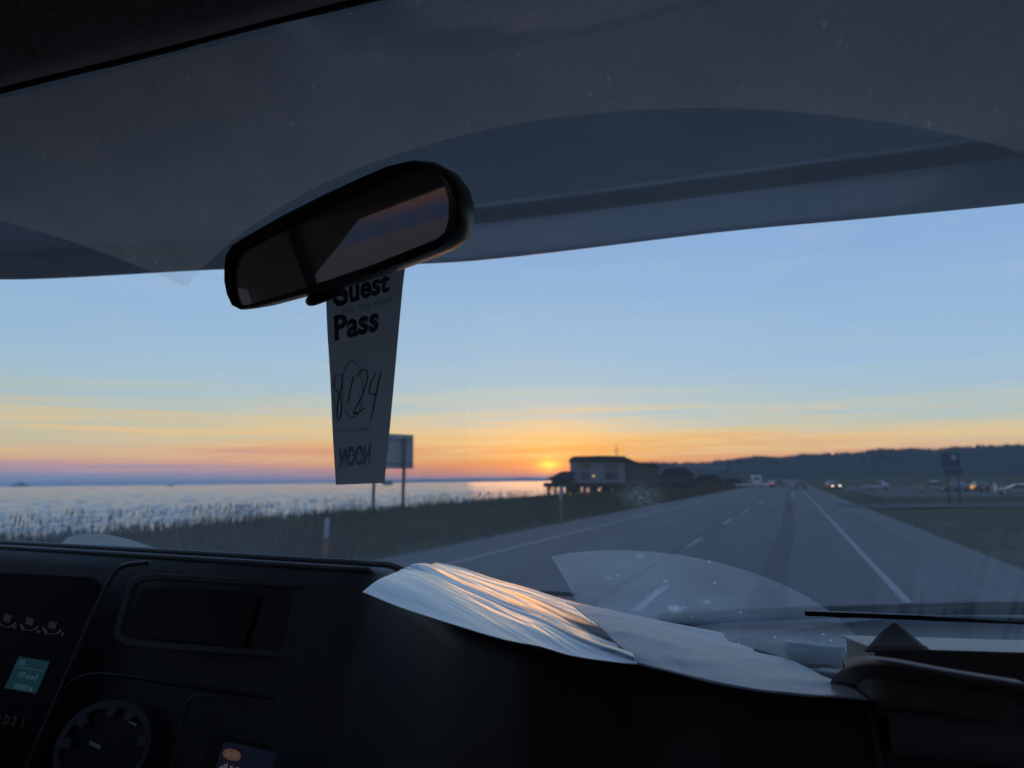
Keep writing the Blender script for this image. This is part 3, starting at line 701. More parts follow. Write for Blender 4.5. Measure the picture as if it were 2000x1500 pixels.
spk = math_('MULTIPLY', mrange(vor.outputs['Distance'], .03, .17, .9, 0), mrange(vsel.outputs[0], .55, .95, 0, 1))
spk = math_('MULTIPLY', spk, math_('ADD', math_('MULTIPLY', dirty, math_('MULTIPLY', mrange(gv, .12, .26, 1, .45), 1.0)), .0))
mpf = N('ShaderNodeMapping'); L(tcw.outputs['Object'], mpf.inputs[0]); mpf.inputs['Scale'].default_value = (260, 150, 1); mpf.inputs['Rotation'].default_value = (0, 0, R_(-35))
vf = N('ShaderNodeTexVoronoi'); L(mpf.outputs[0], vf.inputs['Vector'])
vfs = N('ShaderNodeSeparateColor'); L(vf.outputs['Color'], vfs.inputs[0])
fsp = math_('MULTIPLY', mrange(vf.outputs['Distance'], .1, .5, .6, 0), mrange(vfs.outputs[0], .5, 1, 0, 1))
fsp = math_('MULTIPLY', fsp, math_('MULTIPLY', dirty, math_('MULTIPLY', mrange(noise_(9, 3), .4, .65, .15, 1), mrange(gv, .12, .26, 1.5, 1.0))))
spk = math_('MINIMUM', math_('ADD', spk, fsp), .7)
mps2 = N('ShaderNodeMapping'); L(tcw.outputs['Object'], mps2.inputs[0]); mps2.inputs['Scale'].default_value = (26, 26, 1)
vor2 = N('ShaderNodeTexVoronoi'); L(mps2.outputs[0], vor2.inputs['Vector'])
vs2 = N('ShaderNodeSeparateColor'); L(vor2.outputs['Color'], vs2.inputs[0])
dots = math_('MULTIPLY', mrange(vor2.outputs['Distance'], .012, .028, .5, 0), mrange(vs2.outputs[1], .90, .91, 0, 1))
# runs of dried water low on the right
mpr = N('ShaderNodeMapping'); L(tcw.outputs['Object'], mpr.inputs[0]); mpr.inputs['Scale'].default_value = (95, 3.5, 1)
runs = math_('MULTIPLY', mrange(noise_(1, 3, .6, mpr.outputs[0]), .42, .60, .10, .02), math_('MULTIPLY', mrange(gv, .06, .30, 1, 0), mrange(gx, .02, .14, 0, 1)))
# insect splashes
splat = None
for (px, py, r0, st) in ((1252, 968, .024, .36), (1318, 1188, .010, .75), (1250, 1085, .006, .5), (1380, 1175, .006, .5), (1190, 1130, .005, .4), (1300, 1135, .004, .5), (345, 545, .012, .2), (1230, 780, .02, .0), (1875, 500, .02, .0)):
    if st == 0: continue
    x0, v0 = gl(px, py)
    dd = dist(x0, v0)
    s_ = math_('MULTIPLY', mrange(dd, r0 * .1, r0 * 1.35, 1.0, 0.0), mrange(noise_(160, 5, .75, dist_=.4), .38, .56, 0, st))
    splat = s_ if splat is None else math_('MAXIMUM', splat, s_)
lift_veil = mrange(noise_(2.2, 3), .4, .7, .075, .115)  # faint veil on the swept glass too, raised to brighten the view
fac = math_('MINIMUM', math_('ADD', math_('ADD', math_('ADD', film, fine), math_('ADD', spk, runs)), math_('ADD', math_('ADD', dots, lift_veil), splat)), .85)
tr = N('ShaderNodeBsdfTransparent'); tr.inputs[0].default_value = (.93, .95, .96, 1)
gls = N('ShaderNodeBsdfGlossy'); gls.inputs['Roughness'].default_value = 0.0; gls.inputs[0].default_value = (1, 1, 1, 1)
lw = N('ShaderNodeLayerWeight'); lw.inputs[0].default_value = 0.5      # Schlick reflectance, the same from both sides of the pane
refl = math_('ADD', math_('MULTIPLY', math_('POWER', lw.outputs['Facing'], 5.0), .92), .045)
mxg = N('ShaderNodeMixShader'); L(refl, mxg.inputs[0]); L(tr.outputs[0], mxg.inputs[1]); L(gls.outputs[0], mxg.inputs[2])
dc = N('ShaderNodeCombineColor')
for i, k_ in enumerate((.93, .99, .99)): L(math_('MULTIPLY', fac, k_), dc.inputs[i])
df = N('ShaderNodeBsdfDiffuse'); L(dc.outputs[0], df.inputs[0])
tl = N('ShaderNodeBsdfTranslucent'); L(dc.outputs[0], tl.inputs[0])
mxd = N('ShaderNodeMixShader'); mxd.inputs[0].default_value = .75; L(df.outputs[0], mxd.inputs[1]); L(tl.outputs[0], mxd.inputs[2])
thr = math_('SUBTRACT', 1.0, math_('MULTIPLY', fac, .45))       # what the film lets straight through
tcol = N('ShaderNodeCombineColor')
for i, k_ in enumerate((.93, .95, .96)): L(math_('MULTIPLY', thr, k_), tcol.inputs[i])
L(tcol.outputs[0], tr.inputs[0])
mxx = N('ShaderNodeAddShader'); L(mxg.outputs[0], mxx.inputs[0]); L(mxd.outputs[0], mxx.inputs[1])
om = N('ShaderNodeOutputMaterial'); L(mxx.outputs[0], om.inputs[0])
me = bpy.data.meshes.new('windshield')
gx0, gx1 = CX - 1.02, CX + 1.02
nv = 12; vv = []; ff = []
for i in range(nv + 1):
    for v in (-.04, GL + .01): vv.append((lerp(gx0, gx1, i / nv), v, 0))
ff = [(2 * i, 2 * i + 2, 2 * i + 3, 2 * i + 1) for i in range(nv)]
me.from_pydata(vv, [], ff); me.materials.append(wm)
ws = bpy.data.objects.new('windshield', me); link(ws)
gm = Matrix((Vector((1, 0, 0)), gs, gn)).transposed().to_4x4(); gm.translation = GA
ws.parent = mh; ws.matrix_parent_inverse = WM[mh.name].inverted(); ws.matrix_basis = gm
WM[ws.name] = gm

# --- roof lining: a rolled fabric edge above the glass, then the ceiling
prof = [(0.4720, .3665), (0.4690, .3637), (0.4620, .3600), (0.4530, .3570), (0.4430, .3555), (0.4310, .3565), (0.4150, .3620), (0.3950, .3720), (0.3700, .3870), (0.2800, .4150), (0.0, .43), (-1.3, .45), (-1.3, .47), (0.3, .45), (0.50, .40), (0.4720, .3600)]
rows = []
for i in range(41):
    x = lerp(gx0, gx1, i / 40)
    rows.append([(x, y, EYE + z + 0.0015 * mnoise.noise(Vector((x * 9, k_ * .4, 0)))) for k_, (y, z) in enumerate(prof)])
MB().grid(rows).build('headliner', MT['fabric'], mh, smooth=True, angle=70)
# stitched black seal under the edge
MB().tube([(lerp(gx0, gx1, i / 20), .4732, EYE + .3672) for i in range(21)], 0.0012, 6).build('seal', MT['rubber'], mh, smooth=True)
cc = pz(84, 96, EYE + .364); ax = Vector((0, .62, -.78)).normalized(); e1 = Vector((1, 0, 0)); e2 = ax.cross(e1)
loop = lambda r, off: [cc + ax * off + (e1 * cos(2 * pi * i / 20) + e2 * sin(2 * pi * i / 20)) * r for i in range(20)]
clip = MB().ring(loop(.0115, -.006), loop(.006, -.006), ax * .012).build('trim_clip', MT['fabric'], mh, smooth=True, angle=40)
MB().prism(loop(.0058, -.006), ax * .007).build('clip_screw', MT['black'], clip)

# --- overhang of the sleeping berth in front of the glass
nose = [(p.x, p.y) for p in (pz(a, b_, EYE + .40) for a, b_ in ((2000, 398), (1700, 427), (1400, 455), (1000, 503), (800, 517), (440, 526), (0, 546)))]
nose = [(1.02, 1.02), (.90, 1.16), (.72, 1.25), (.5, 1.285)] + nose + [(nose[-1][0] - .12, nose[-1][1] - .16), (nose[-1][0] - .16, nose[-1][1] - .35)]
nl = smoothline([(x, y, 0) for x, y in nose], 90)
inner = 0.50
groove = sorted([(p.x, p.y) for p in (pz(a, b_, EYE + .4255) for a, b_ in ((0, 542), (445, 496), (1000, 430), (1130, 415), (1500, 368), (2000, 306)))])
gw_ = lambda x, y: max(.03, y - (interp(groove, x) + .012 * max(0, x - .25)))
oprof = [(-1, .452), (.30, .446), (.245, .442), (.215, .446), (.195, .448), (.180, .442), (.172, .432), (.166, .426), (.158, .4255), (.13, .421), (.08, .411), (.03, .403), (.008, .3995), (0, .4005), (-.012, .406), (-.03, .43), (-.06, .52), (-.09, .75), (-.08, 1.0), (.05, 1.12), (.5, 1.2), (-2, 1.2)]
edge = [pz(a, b_, EYE + .437) for a, b_ in ((640, 0), (720, 45), (820, 97), (900, 104), (1000, 98), (1090, 90), (1250, 52), (1430, 2), (1600, -60))]
def pan(x, y):                               # the moulded pan that hangs lower near the roof edge
    ye = interp(sorted([(p.x, p.y) for p in edge]), x)
    return -0.015 * sstep(0.006, -0.014, y - ye)
rows = []
for i, p in enumerate(nl):
    tg = (nl[min(i + 1, 90)] - nl[max(0, i - 1)]).normalized(); nin = Vector((0, -1, 0)); kw = gw_(p.x, p.y) / .166
    row = []
    for tt, z in oprof:
        if tt == -1:
            a = p + nin * (.166 * kw + .14)
            for k_ in range(70): # flat underside back to the cab roof
                u = k_ / 70; y = lerp(inner, max(a.y, inner + .05), u); x = lerp(p.x * .98 + nin.x * .05, a.x, u)
                row.append((x, y, EYE + lerp(.452, .446, u) + pan(x, y)))
        elif tt == -2: row.append((p.x, inner - 1.6, EYE + z))
        else:
            q = p + nin * (tt if tt <= 0 else tt * kw if tt < .166 else .166 * kw + (tt - .166)); row.append((q.x, q.y, EYE + z))
    rows.append(row)
MB().grid(rows).build('overhang', MT['gelcoat'], mh, smooth=True, angle=80)
MB().box((CX, .36, EYE + .47), (2.1, .34, .03)).build('cab_roof', MT['gelcoat'], mh)

# --- cab shell behind the camera
zf = EYE - 1.15
def wallside(sx, nm):
    x = CX + sx * 1.03
    mb = MB()
    for y0, y1, z0, z1 in ((-1.3, 1.15, zf, EYE - .20), (-1.3, -.62, EYE - .20, EYE + .44), (-.62, .47, EYE + .255, EYE + .44)):
        mb.box((x, (y0 + y1) / 2, (z0 + z1) / 2), (.05, y1 - y0 - .001, z1 - z0 - .001))
    mb.prism([(x - .025, 1.10, EYE - .2), (x - .025, 1.02, EYE - .2), (x - .025, .40, EYE + .254), (x - .025, .50, EYE + .254)], (.05, 0, 0))
    d = mb.build('side_door', MT['cabin'], mh)
    MB().prism([(x - .022, y, EYE + z) for y, z in ((.24, -.199), (.15, -.199), (.13, .12), (-.05, .23), (-.36, .254), (.36, .254), (.33, .19), (.24, .155))], (.044, 0, 0)).build('window_frame', MT['doortrim'], d)
    MB().box((x - sx * .028, .115, EYE + .05), (.012, .022, .40)).build('window_seal', MT['rubber'], d)
    MB().prism([(x - .003, y, EYE + z) for y, z in ((1.0, -.2), (.40, .25), (-.61, .25), (-.61, -.2))], (.006, 0, 0)).build('side_window', MT['tint'], d)
    MB().box((x - sx * .04, -.1, EYE - .3), (.04, .22, .03)).build('door_handle', MT['black'], d, bevel=.008)
    MB().box((x - sx * .06, .1, EYE - .45), (.09, .6, .06)).build('armrest', MT['black'], d, bevel=.02)
MT['doortrim'] = mat('door_trim', (.65, .54, .42), .8, .2)
tm = bpy.data.materials.new('side_glass'); tm.use_nodes = True; nt = tm.node_tree
for n in list(nt.nodes): nt.nodes.remove(n)
tr = N('ShaderNodeBsdfTransparent'); tr.inputs[0].default_value = (.46, .46, .48, 1)
gls = N('ShaderNodeBsdfGlossy'); gls.inputs['Roughness'].default_value = 0
m1 = N('ShaderNodeMixShader'); m1.inputs[0].default_value = .06; L(tr.outputs[0], m1.inputs[1]); L(gls.outputs[0], m1.inputs[2])
om = N('ShaderNodeOutputMaterial'); L(m1.outputs[0], om.inputs[0])
MT['tint'] = tm
wallside(-1, 'l'); wallside(1, 'r')
MB().box((CX, -1.32, EYE - .35), (2.1, .04, 1.6)).build('rear_wall', MT['cabin'], mh)
MB().box((CX, -.1, zf - .02), (2.1, 2.5, .04)).build('cab_floor', MT['cabin'], mh)
for sx in (-1, 1):
    x = CX + sx * .48
    s0 = MB().box((x, -.42, EYE - .80), (.50, .52, .16)).build('seat', MT['fabric'], mh, bevel=.05)
    MB().box((x, -.70, EYE - .36), (.48, .14, .78), Matrix.Rotation(R_(-10), 3, 'X')).build('backrest', MT['fabric'], s0, bevel=.05)
    MB().box((x, -.80, EYE + .13), (.27, .10, .19), Matrix.Rotation(R_(-8), 3, 'X')).build('headrest', MT['fabric'], s0, bevel=.03)
    MB().box((x, -.42, EYE - 1.02), (.40, .40, .27)).build('seat_base', MT['black'], s0)

# --- dashboard
CR = [(745, 1112, -.098), (800, 1150, -.106), (900, 1212, -.115), (1050, 1263, -.122), (1130, 1281, -.126), (1240, 1294, -.130), (1450, 1342, -.131), (1690, 1364, -.133), (2000, 1392, -.134)]
crx = [pz(a, b_, EYE + z) for a, b_, z in CR]
ridgeL = [pz(a, b_, EYE + z) for a, b_, z in ((-260, 1053, -.090), (0, 1066, -.093), (350, 1087, -.096), (600, 1103, -.098))]
cl = sorted([(p.x, (p.y, p.z)) for p in ridgeL + crx], key=lambda q: q[0])
def crestat(x): return interp(cl, x)
FD = Vector((0, -.31, -.95)).normalized()     # direction down the dash face
rows = []
for i in range(121):
    x = lerp(gx0 + .02, gx1 - .02, i / 120); cy, cz = crestat(x)
    base = (1.085, EYE - .205 - .03 * sstep(-.5, .1, x))
    ty = lerp(cy, base[0], .25); tz = cz - (.006 + .018 * sstep(-.45, -.2, x))
    row = [(x, 1.10, base[1] - .03), (x, base[0], base[1]), (x, lerp(cy, base[0], .6), lerp(cz, base[1], .55) - .015), (x, ty, tz), (x, cy + .03, cz - .0015), (x, cy + .012, cz), (x, cy, cz - .002), (x, cy - .010, cz - .009), (x, cy - .015, cz - .022)]
    for s_ in (.05, .10, .16, .22, .30, .42, .6): row.append((x, cy - .015 + FD.y * s_, cz - .022 + FD.z * s_))
    rows.append(row)
dash = MB().grid(rows).build('dashboard', MT['dash'], mh, smooth=True, angle=75)
# pad strip behind the left ridge, pale grey painting in its grazing reflection
MB().tube([(x, crestat(x)[0] + .035, crestat(x)[1] + .0012) for x in [lerp(gx0 + .03, -.40, i / 20) for i in range(21)]], .004, 8).build('pad_sheen', MT['sheengrey'], mh, smooth=True)
MB().tube([(x, crestat(x)[0] - .001, crestat(x)[1] - .0015) for x in [lerp(gx0 + .03, -.46, i / 30) for i in range(31)]], .0035, 8).build('crest_sheen', MT['sheengrey'], mh, smooth=True)  # added tube that paints a sheen along the crest
# the face plane of the driver-side dash, for fittings set into it
fy, fz = crestat(-.6); FPt = Vector((0, fy - .015, fz - .022)); FN = Vector((0, -FD.z, FD.y)) * -1
FN = Vector((0, FD.z, -FD.y)); FN = FN if FN.y < 0 else -FN
def fp(px, py, off=0.0):
    r = ray(px, py); q = FPt + FN * off; t_ = (q - O).dot(FN) / r.dot(FN); return O + r * t_
def quadmap(q, off, inset=0.0):               # unit square -> pixel quad on the face
    c = [fp(*p, off) for p in q]              # tl tr br bl
    return lambda u, v: (c[3].lerp(c[2], u)).lerp(c[0].lerp(c[1], u), v)
cq = [(262, 1118), (668, 1142), (636, 1292), (220, 1262)]
qm = quadmap(cq, .001)
ro = rrect(.5, .5, 1, 1, .16); ri = rrect(.5, .5, .93, .82, .13)
MB().ring([qm(*p) for p in ro], [qm(*p) for p in ri], FN * .006).build('storage_cubby', MT['dash2'], dash, bevel=.0015)
qi = quadmap([(284, 1146), (512, 1158), (480, 1268), (240, 1242)], .002)
MB().prism([qi(*p) for p in rrect(.5, .5, 1, 1, .14)], FN * .004).build('cubby_inset', MT['black'], dash, bevel=.001)  # black panel painted as the recess's shade, no hollow behind
qi = quadmap([(520, 1160), (640, 1168), (608, 1278), (488, 1268)], .002)
MB().prism([qi(*p) for p in rrect(.5, .5, 1, 1, .10)], FN * .0025).build('cubby_inset', MT['dash'], dash, bevel=.001)
# binnacle edge: the diagonal rib between instruments and centre stack
pts = [fp(a, b_, .001) for a, b_ in ((292, 1099), (240, 1106), (214, 1135), (180, 1205), (120, 1345), (70, 1460), (40, 1540))]
MB().tube(smoothline(pts, 30), [.0034] * 31, 8).build('binnacle_rib', MT['dash2'], mh, smooth=True)
pts = [fp(a, b_, .003) for a, b_ in ((60, 1530), (100, 1420), (130, 1345), (160, 1322), (220, 1318), (400, 1345), (520, 1362), (640, 1385))]
MB().tube(smoothline(pts, 30), .0022, 8).build('panel_seam', MT['black'], mh, smooth=True)
# instrument panel with gauges and a lit display
iq = quadmap([(-160, 1110), (205, 1130), (60, 1520), (-300, 1490)], .001)
MT['gloss'] = mat('instrument_glass', (0.008, 0.008, 0.011), 0.5, 0.2)
inst = MB().prism([iq(*p) for p in rrect(.5, .5, 1, 1, .06)], FN * .003).build('instrument_panel', MT['gloss'], mh)
MT['lcd'] = mat('lcd_teal', (0.01, 0.05, 0.06), 0.3, emit=(.045, .20, .29), estr=.075)
MT['lcdtx'] = mat('lcd_digits', (0.02, 0.1, 0.12), 0.3, emit=(.16, .42, .52), estr=.16)
MT['gauge'] = mat('gauge_marks', (.3, .3, .32), .4, emit=(.45, .42, .46), estr=.06)
MT['gauge2'] = mat('gear_marks', (.1, .1, .1), .4, emit=(.3, .25, .25), estr=.022)
lq = [(38, 1282), (98, 1292), (71, 1355), (10, 1344)]
MB().prism([fp(*p, .0045) for p in lq], FN * .001).build('display', MT['lcd'], inst)
def print_on(qmap, aspect, items, name, m, parent):
    mb = MB()
    for (v, f, x, y, sx, sy) in items:
        if not v: continue
        mb.add([qmap(x + a * sx, y + b_ * sy) for a, b_ in v], f)
    return mb.build(name, m, parent)
lm = quadmap(lq, .0062)
items = []
for tx, x, y, sw, sh in (('3/5', .06, .76, .16, .21), ('177 mi to E', .22, .38, .13, .24), ('012692 mi', .24, .05, .14, .22)):
    v, f = lettering(tx, 1.0, .01); items.append((v, f, x, y, sw, sh))
items.append(([(0, 0), (1, 0), (1, 1), (0, 1)], [(0, 1, 2, 3)], .03, .68, .94, .014))
print_on(lm, 1, items, 'display_lettering', MT['lcdtx'], inst)
gm_ = quadmap([(0, 1195), (130, 1216), (124, 1246), (-6, 1226)], .0062)
items = []
for x in (.06, .40, .74):                     # little gauges: arc, ticks, letters
    arc = [(0.13 * cos(R_(a)), .42 * sin(R_(a))) for a in range(190, 356, 18)]
    v, f = stroke(arc, .018); items.append((v, f, x + .07, .55, 1, 1))
    for j in range(4):
        v, f = stroke([(0.02 + j * .028, .10), (.035 + j * .028, .55)], .010); items.append((v, f, x, .4 - .02 * j, 1, 1))
for tx, x, y in (('H', .235, .10), ('C', .36, .12), ('H', .60, .05), ('E', .72, .06), ('F', .955, .10)):
    v, f = lettering(tx, 1.0); items.append((v, f, x, y, .075, .36))
print_on(gm_, 1, items, 'gauge_markings', MT['gauge'], inst)
gq = quadmap([(-40, 1380), (62, 1396), (54, 1424), (-48, 1408)], .0062)
items = []
for i, tx in enumerate('PRND21'):
    v, f = lettering(tx, 1.0, .02); items.append((v, f, .02 + i * .165, .1, .14, .9))
print_on(gq, 1, items, 'gear_lettering', MT['gauge2'], inst)
# cup holder: notched ring round a flat black disc painted as the well's shade
cc = (212, 1448); rings = []
def el(px, py, rx, ry, off, n=40, sk=-.25): return [fp(px + rx * cos(2 * pi * i / n) + sk * ry * sin(2 * pi * i / n) * -1, py - ry * sin(2 * pi * i / n), off) for i in range(n)]
cup = MB().ring(el(208, 1460, 93, 92, .001), el(208, 1462, 82, 80, .001), FN * .007).build('cup_holder', MT['dash2'], mh, smooth=True, angle=40)
MB().prism(el(208, 1462, 82, 80, .0012), FN * .002).build('cup_shade', MT['black'], cup)
for a in (62, 92, 135, 12, 172):
    ca = [(208 + 84 * cos(R_(a + da)) + .25 * 82 * sin(R_(a + da)), 1462 - 82 * sin(R_(a + da))) for da in (-9, 9)]
    cb = [(208 + 66 * cos(R_(a + da)) + .25 * 64 * sin(R_(a + da)), 1462 - 64 * sin(R_(a + da))) for da in (6, -6)]
    MB().prism([fp(*p, .0035) for p in ca + cb], FN * .006).build('grip_tab', MT['dash2'], cup)
for qd in ([(250, 1404), (270, 1414), (268, 1420), (252, 1410)], [(178, 1446), (200, 1456), (198, 1464), (176, 1454)]):
    MB().prism([fp(*p, .0038) for p in qd], FN * .002).build('chrome_catch', MT['rim'], cup)
# touchscreen at the bottom
MT['scr'] = mat('screen_glow', (0.004, 0.004, 0.02), 0.15, emit=(.010, .010, .040), estr=.16)
MT['scrb'] = mat('screen_tile', (0.02, 0.05, 0.1), 0.15, emit=(.03, .09, .30), estr=.12)
MT['pill'] = mat('clock_pill', (.2, .1, .06), 0.3, emit=(.40, .20, .11), estr=.14)
MT['scrt'] = mat('screen_text', (.3, .3, .3), 0.3, emit=(.45, .45, .47), estr=.15)
sq = [(438, 1447), (900, 1548), (860, 1700), (392, 1600)]
tsb = quadmap([(418, 1432), (930, 1540), (880, 1720), (366, 1610)], .001)
ts = MB().prism([tsb(*p) for p in rrect(.5, .5, 1, 1, .05)], FN * .005).build('touchscreen', MT['black'], mh, bevel=.001)
sqm = quadmap(sq, .0075)
MB().prism([sqm(*p) for p in rrect(.5, .5, 1, 1, .03)], FN * .0005).build('screen', MT['scr'], ts)
pq = quadmap([(437, 1460), (471, 1466), (470, 1489), (434, 1481)], .0095)
MB().prism([pq(*p) for p in rrect(.5, .5, 1, 1, .42)], FN * .0002).build('clock_badge', MT['pill'], ts)
pq2 = quadmap([(437, 1460), (471, 1466), (470, 1489), (434, 1481)], .0105)
v, f = lettering('21:31', 1.0, .012); print_on(pq2, 1, [(v, f, .14, .30, .33, .62)], 'clock_lettering', MT['scrt'], ts)
tq = quadmap([(430, 1486), (470, 1494), (466, 1516), (426, 1508)], .0095)
items = []
v, f = lettering('5G', 1.0, .02); items.append((v, f, .48, .15, .45, .85))
for j in range(4): items.append(([(0, 0), (1, 0), (1, 1), (0, 1)], [(0, 1, 2, 3)], .02 + j * .10, .18, .065, .35 + .13 * j))
for j in range(4): items.append(([(0, 0), (1, 0), (1, 1), (0, 1)], [(0, 1, 2, 3)], .02 + j * .10, -.12, .065, .16))
print_on(tq, 1, items, 'status_lettering', MT['scrt'], ts)
pq = quadmap([(654, 1489), (666, 1491), (660, 1520), (648, 1517)], .009)
MB().prism([pq(0, 0), pq(1, 0), pq(1, 1), pq(0, 1)], FN * .0003).build('map_tile', MT['scrb'], ts)
# centre-stack edge left of the screen and the seam on the passenger side
pts = [fp(a, b_, .004) for a, b_ in ((335, 1520), (350, 1440), (368, 1372), (395, 1358), (470, 1372))]
MB().tube(smoothline(pts, 20), .0016, 6).build('panel_seam', MT['dash2'], mh, smooth=True)
def onface(px, py, off=0.002):
    for it in range(1):
        r = ray(px, py); x = .06
        for _ in range(6):
            cy, cz = crestat(x); q = Vector((0, cy - .015, cz - .022)) + FN * off
            t_ = (q - O).dot(FN) / r.dot(FN); p = O + r * t_; x = p.x
    return p
pts = [onface(a, b_) for a, b_ in ((1700, 1385), (1708, 1430), (1716, 1475), (1722, 1530))]
MB().tube(pts, .0018, 6).build('glovebox_seam', MT['dash2'], mh, smooth=True)
for row_, rad in (([(1712, 1372), (1800, 1372), (1900, 1380), (2040, 1394)], .008), ([(1735, 1425), (1830, 1432), (1930, 1446), (2060, 1466)], .014)):
    MB().tube(smoothline([onface(a, b_, -.002) for a, b_ in row_], 20), rad, 10).build('grab_ledge', MT['sheengrey'], mh, smooth=True)  # grey raised to imitate sky reflected off the ledge

# --- cowl, bonnet and wipers outside the glass
cp = [pz(a, b_, EYE + z) for a, b_, z in ((1330, 1285, -.268), (1420, 1254, -.250), (1530, 1234, -.235), (1650, 1217, -.222), (1740, 1209, -.219), (2000, 1209, -.222), (2300, 1222, -.23))]
rows = [[p + Vector((0, -.10, -.03)), p + Vector((0, -.02, -.012)), p, p + Vector((0, .008, -.004)), p + Vector((0, .05, -.06)), p + Vector((0, .3, -.25))] for p in smoothline(cp, 30)]
MB().grid(rows).build('cowl_edge', MT['black'], mh, smooth=True, angle=60)
MB().grid([[(x, 1.10, EYE - .262), (x, 1.25, EYE - .265), (x, 1.55, EYE - .33), (x, 2.1, EYE - .8)] for x in [lerp(gx0, gx1, i / 10) for i in range(11)]]).build('cowl', MT['black'], mh, smooth=True)
MB().grid([[(CX + (x - CX) * (1 - .10 * sstep(1.9, 2.7, y)), y, EYE + z - .05 * ((x - CX) / .95) ** 2) for x in [CX - .95 + 1.9 * i / 16 for i in range(17)]] for y, z in ((1.62, -.42), (1.75, -.43), (2.0, -.49), (2.3, -.60), (2.5, -.72), (2.62, -.95), (2.66, -1.3))]).build('bonnet', MT['gelcoat'], mh, smooth=True)  # unseen from the seat; added white to bounce light onto the overhang
def wiper(cx, a0, r1, r0, lead):
    wp = MB()
    d0 = Vector((cos(a0), sin(a0)))
    P = lambda r, s, off: gp(cx + d0.x * r - d0.y * s, .0 + d0.y * r + d0.x * s, off)
    base = wp.tube([P(0, 0, .012), P(.10, .004, .020), P((r0 + r1) / 2 * .8, .012, .030), P((r0 + r1) / 2, .018, .030)], [.013, .010, .008, .006], 8).build('wiper', MT['black'], mh, smooth=True)
    MB().tube([P(r0, .02, .012), P((r0 * 2 + r1) / 3, .022, .020), P((r0 + r1) / 2, .022, .024), P((r0 + 2 * r1) / 3, .022, .020), P(r1, .02, .012)], [.003, .006, .008, .006, .003], 6).build('wiper_blade', MT['rubber'], base, smooth=True)
    MB().box(P((r0 + r1) / 2, .02, .006), (r1 - r0, .010, .006), Matrix.Rotation(math.atan2(d0.y, d0.x) * .7, 3, 'Z')).build('blade_edge', MT['rubber'], base)
wiper(-.19, R_(4), .78, .20, 1)
wiper(-1.10, R_(3), .80, .18, 1)

# --- rear view mirror
mc_l, mc_r = pd(452, 535, .685), pd(906, 400, .515)
mx = (mc_r - mc_l); mw = mx.length; mx.normalize()
mup = (Vector((0.02, -.25, 1)) - mx * Vector((0.02, -.25, 1)).dot(mx)).normalized(); mn = mup.cross(mx); mn = mn if mn.y < 0 else -mn
rmir = None
def mbuild():
    # outline from the picture, put into the mirror's own plane
    c0 = pd(678, 462, .592)
    outer = [(447, 525), (450, 500), (462, 480), (490, 462), (560, 422), (640, 382), (720, 345), (770, 324), (815, 313), (843, 316), (872, 332), (895, 362), (907, 400), (905, 440), (893, 468), (870, 486), (820, 507), (740, 536), (660, 560), (580, 581), (500, 602), (478, 605), (462, 597), (452, 575), (447, 550)]
    innr = [(466, 527), (470, 508), (479, 493), (500, 481), (560, 450), (640, 412), (720, 375), (765, 352), (800, 340), (826, 336), (845, 340), (862, 358), (873, 395), (873, 430), (866, 455), (850, 468), (805, 486), (735, 514), (660, 540), (580, 566), (500, 590), (482, 594), (474, 590), (468, 572), (465, 550)]
    def on(px, py, off):
        r = ray(px, py); q = c0 + mn * off; return O + r * ((q - O).dot(mn) / r.dot(mn))
    A = [on(*p, 0) for p in outer]; cen = sum(A, Vector()) / len(A)
    B = [cen + (on(*p, 0) - cen) * 1.035 for p in innr]
    def sc(L_, f, off): return [cen + (p - cen) * f + mn * off for p in L_]
    loops = [B, sc(B, 1.006, .004), sc(A, .985, .006), sc(A, .998, .003), sc(A, 1.0, -.003), sc(A, .97, -.016), sc(A, .80, -.030), sc(A, .40, -.036)]
    n = len(A); mb = MB(); vs = [p for l in loops for p in l]
    fs = [(i * n + j, i * n + (j + 1) % n, (i + 1) * n + (j + 1) % n, (i + 1) * n + j) for i in range(len(loops) - 1) for j in range(n)]
    fs.append(tuple((len(loops) - 1) * n + j for j in range(n)))
    mb.add(vs, fs)
    fr_ = mb.build('rear_view_mirror', MT['black'], mh, smooth=True, angle=45)
    mm = bpy.data.materials.new('dimmed_mirror'); mm.use_nodes = True
    t = mm.node_tree
    for nn in list(t.nodes): t.nodes.remove(nn)
    g = t.nodes.new('ShaderNodeBsdfGlossy'); g.inputs['Roughness'].default_value = 0.004; g.inputs[0].default_value = (.34, .335, .35, 1)
    d_ = t.nodes.new('ShaderNodeBsdfDiffuse'); d_.inputs[0].default_value = (.20, .21, .24, 1)
    a_ = t.nodes.new('ShaderNodeAddShader'); o_ = t.nodes.new('ShaderNodeOutputMaterial')
    t.links.new(g.outputs[0], a_.inputs[0]); t.links.new(d_.outputs[0], a_.inputs[1]); t.links.new(a_.outputs[0], o_.inputs[0])
    MB().add([p + mn * .0008 for p in sc(B, 1.003, 0)], [tuple(range(n))]).build('mirror_glass', mm, fr_)
    lv = [on(*p, -.008) for p in ((668, 566), (640, 574), (612, 585), (603, 590))]
    MB().tube(lv, [.004, .0055, .0055, .0035], 8).build('dimming_lever', MT['black'], fr_, smooth=True)
    back = cen - mn * .034
    gx_, gv_ = (back.x, (back + Vector((0, .03, .05)) - GA).dot(gs))
    MB().tube([back, back + Vector((0, .03, .02)), gp(gx_, gv_, -.012), gp(gx_, gv_, -.002)], [.010, .009, .010, .018], 10).build('mirror_stem', MT['black'], fr_, smooth=True)
    return cen
mcen = mbuild()

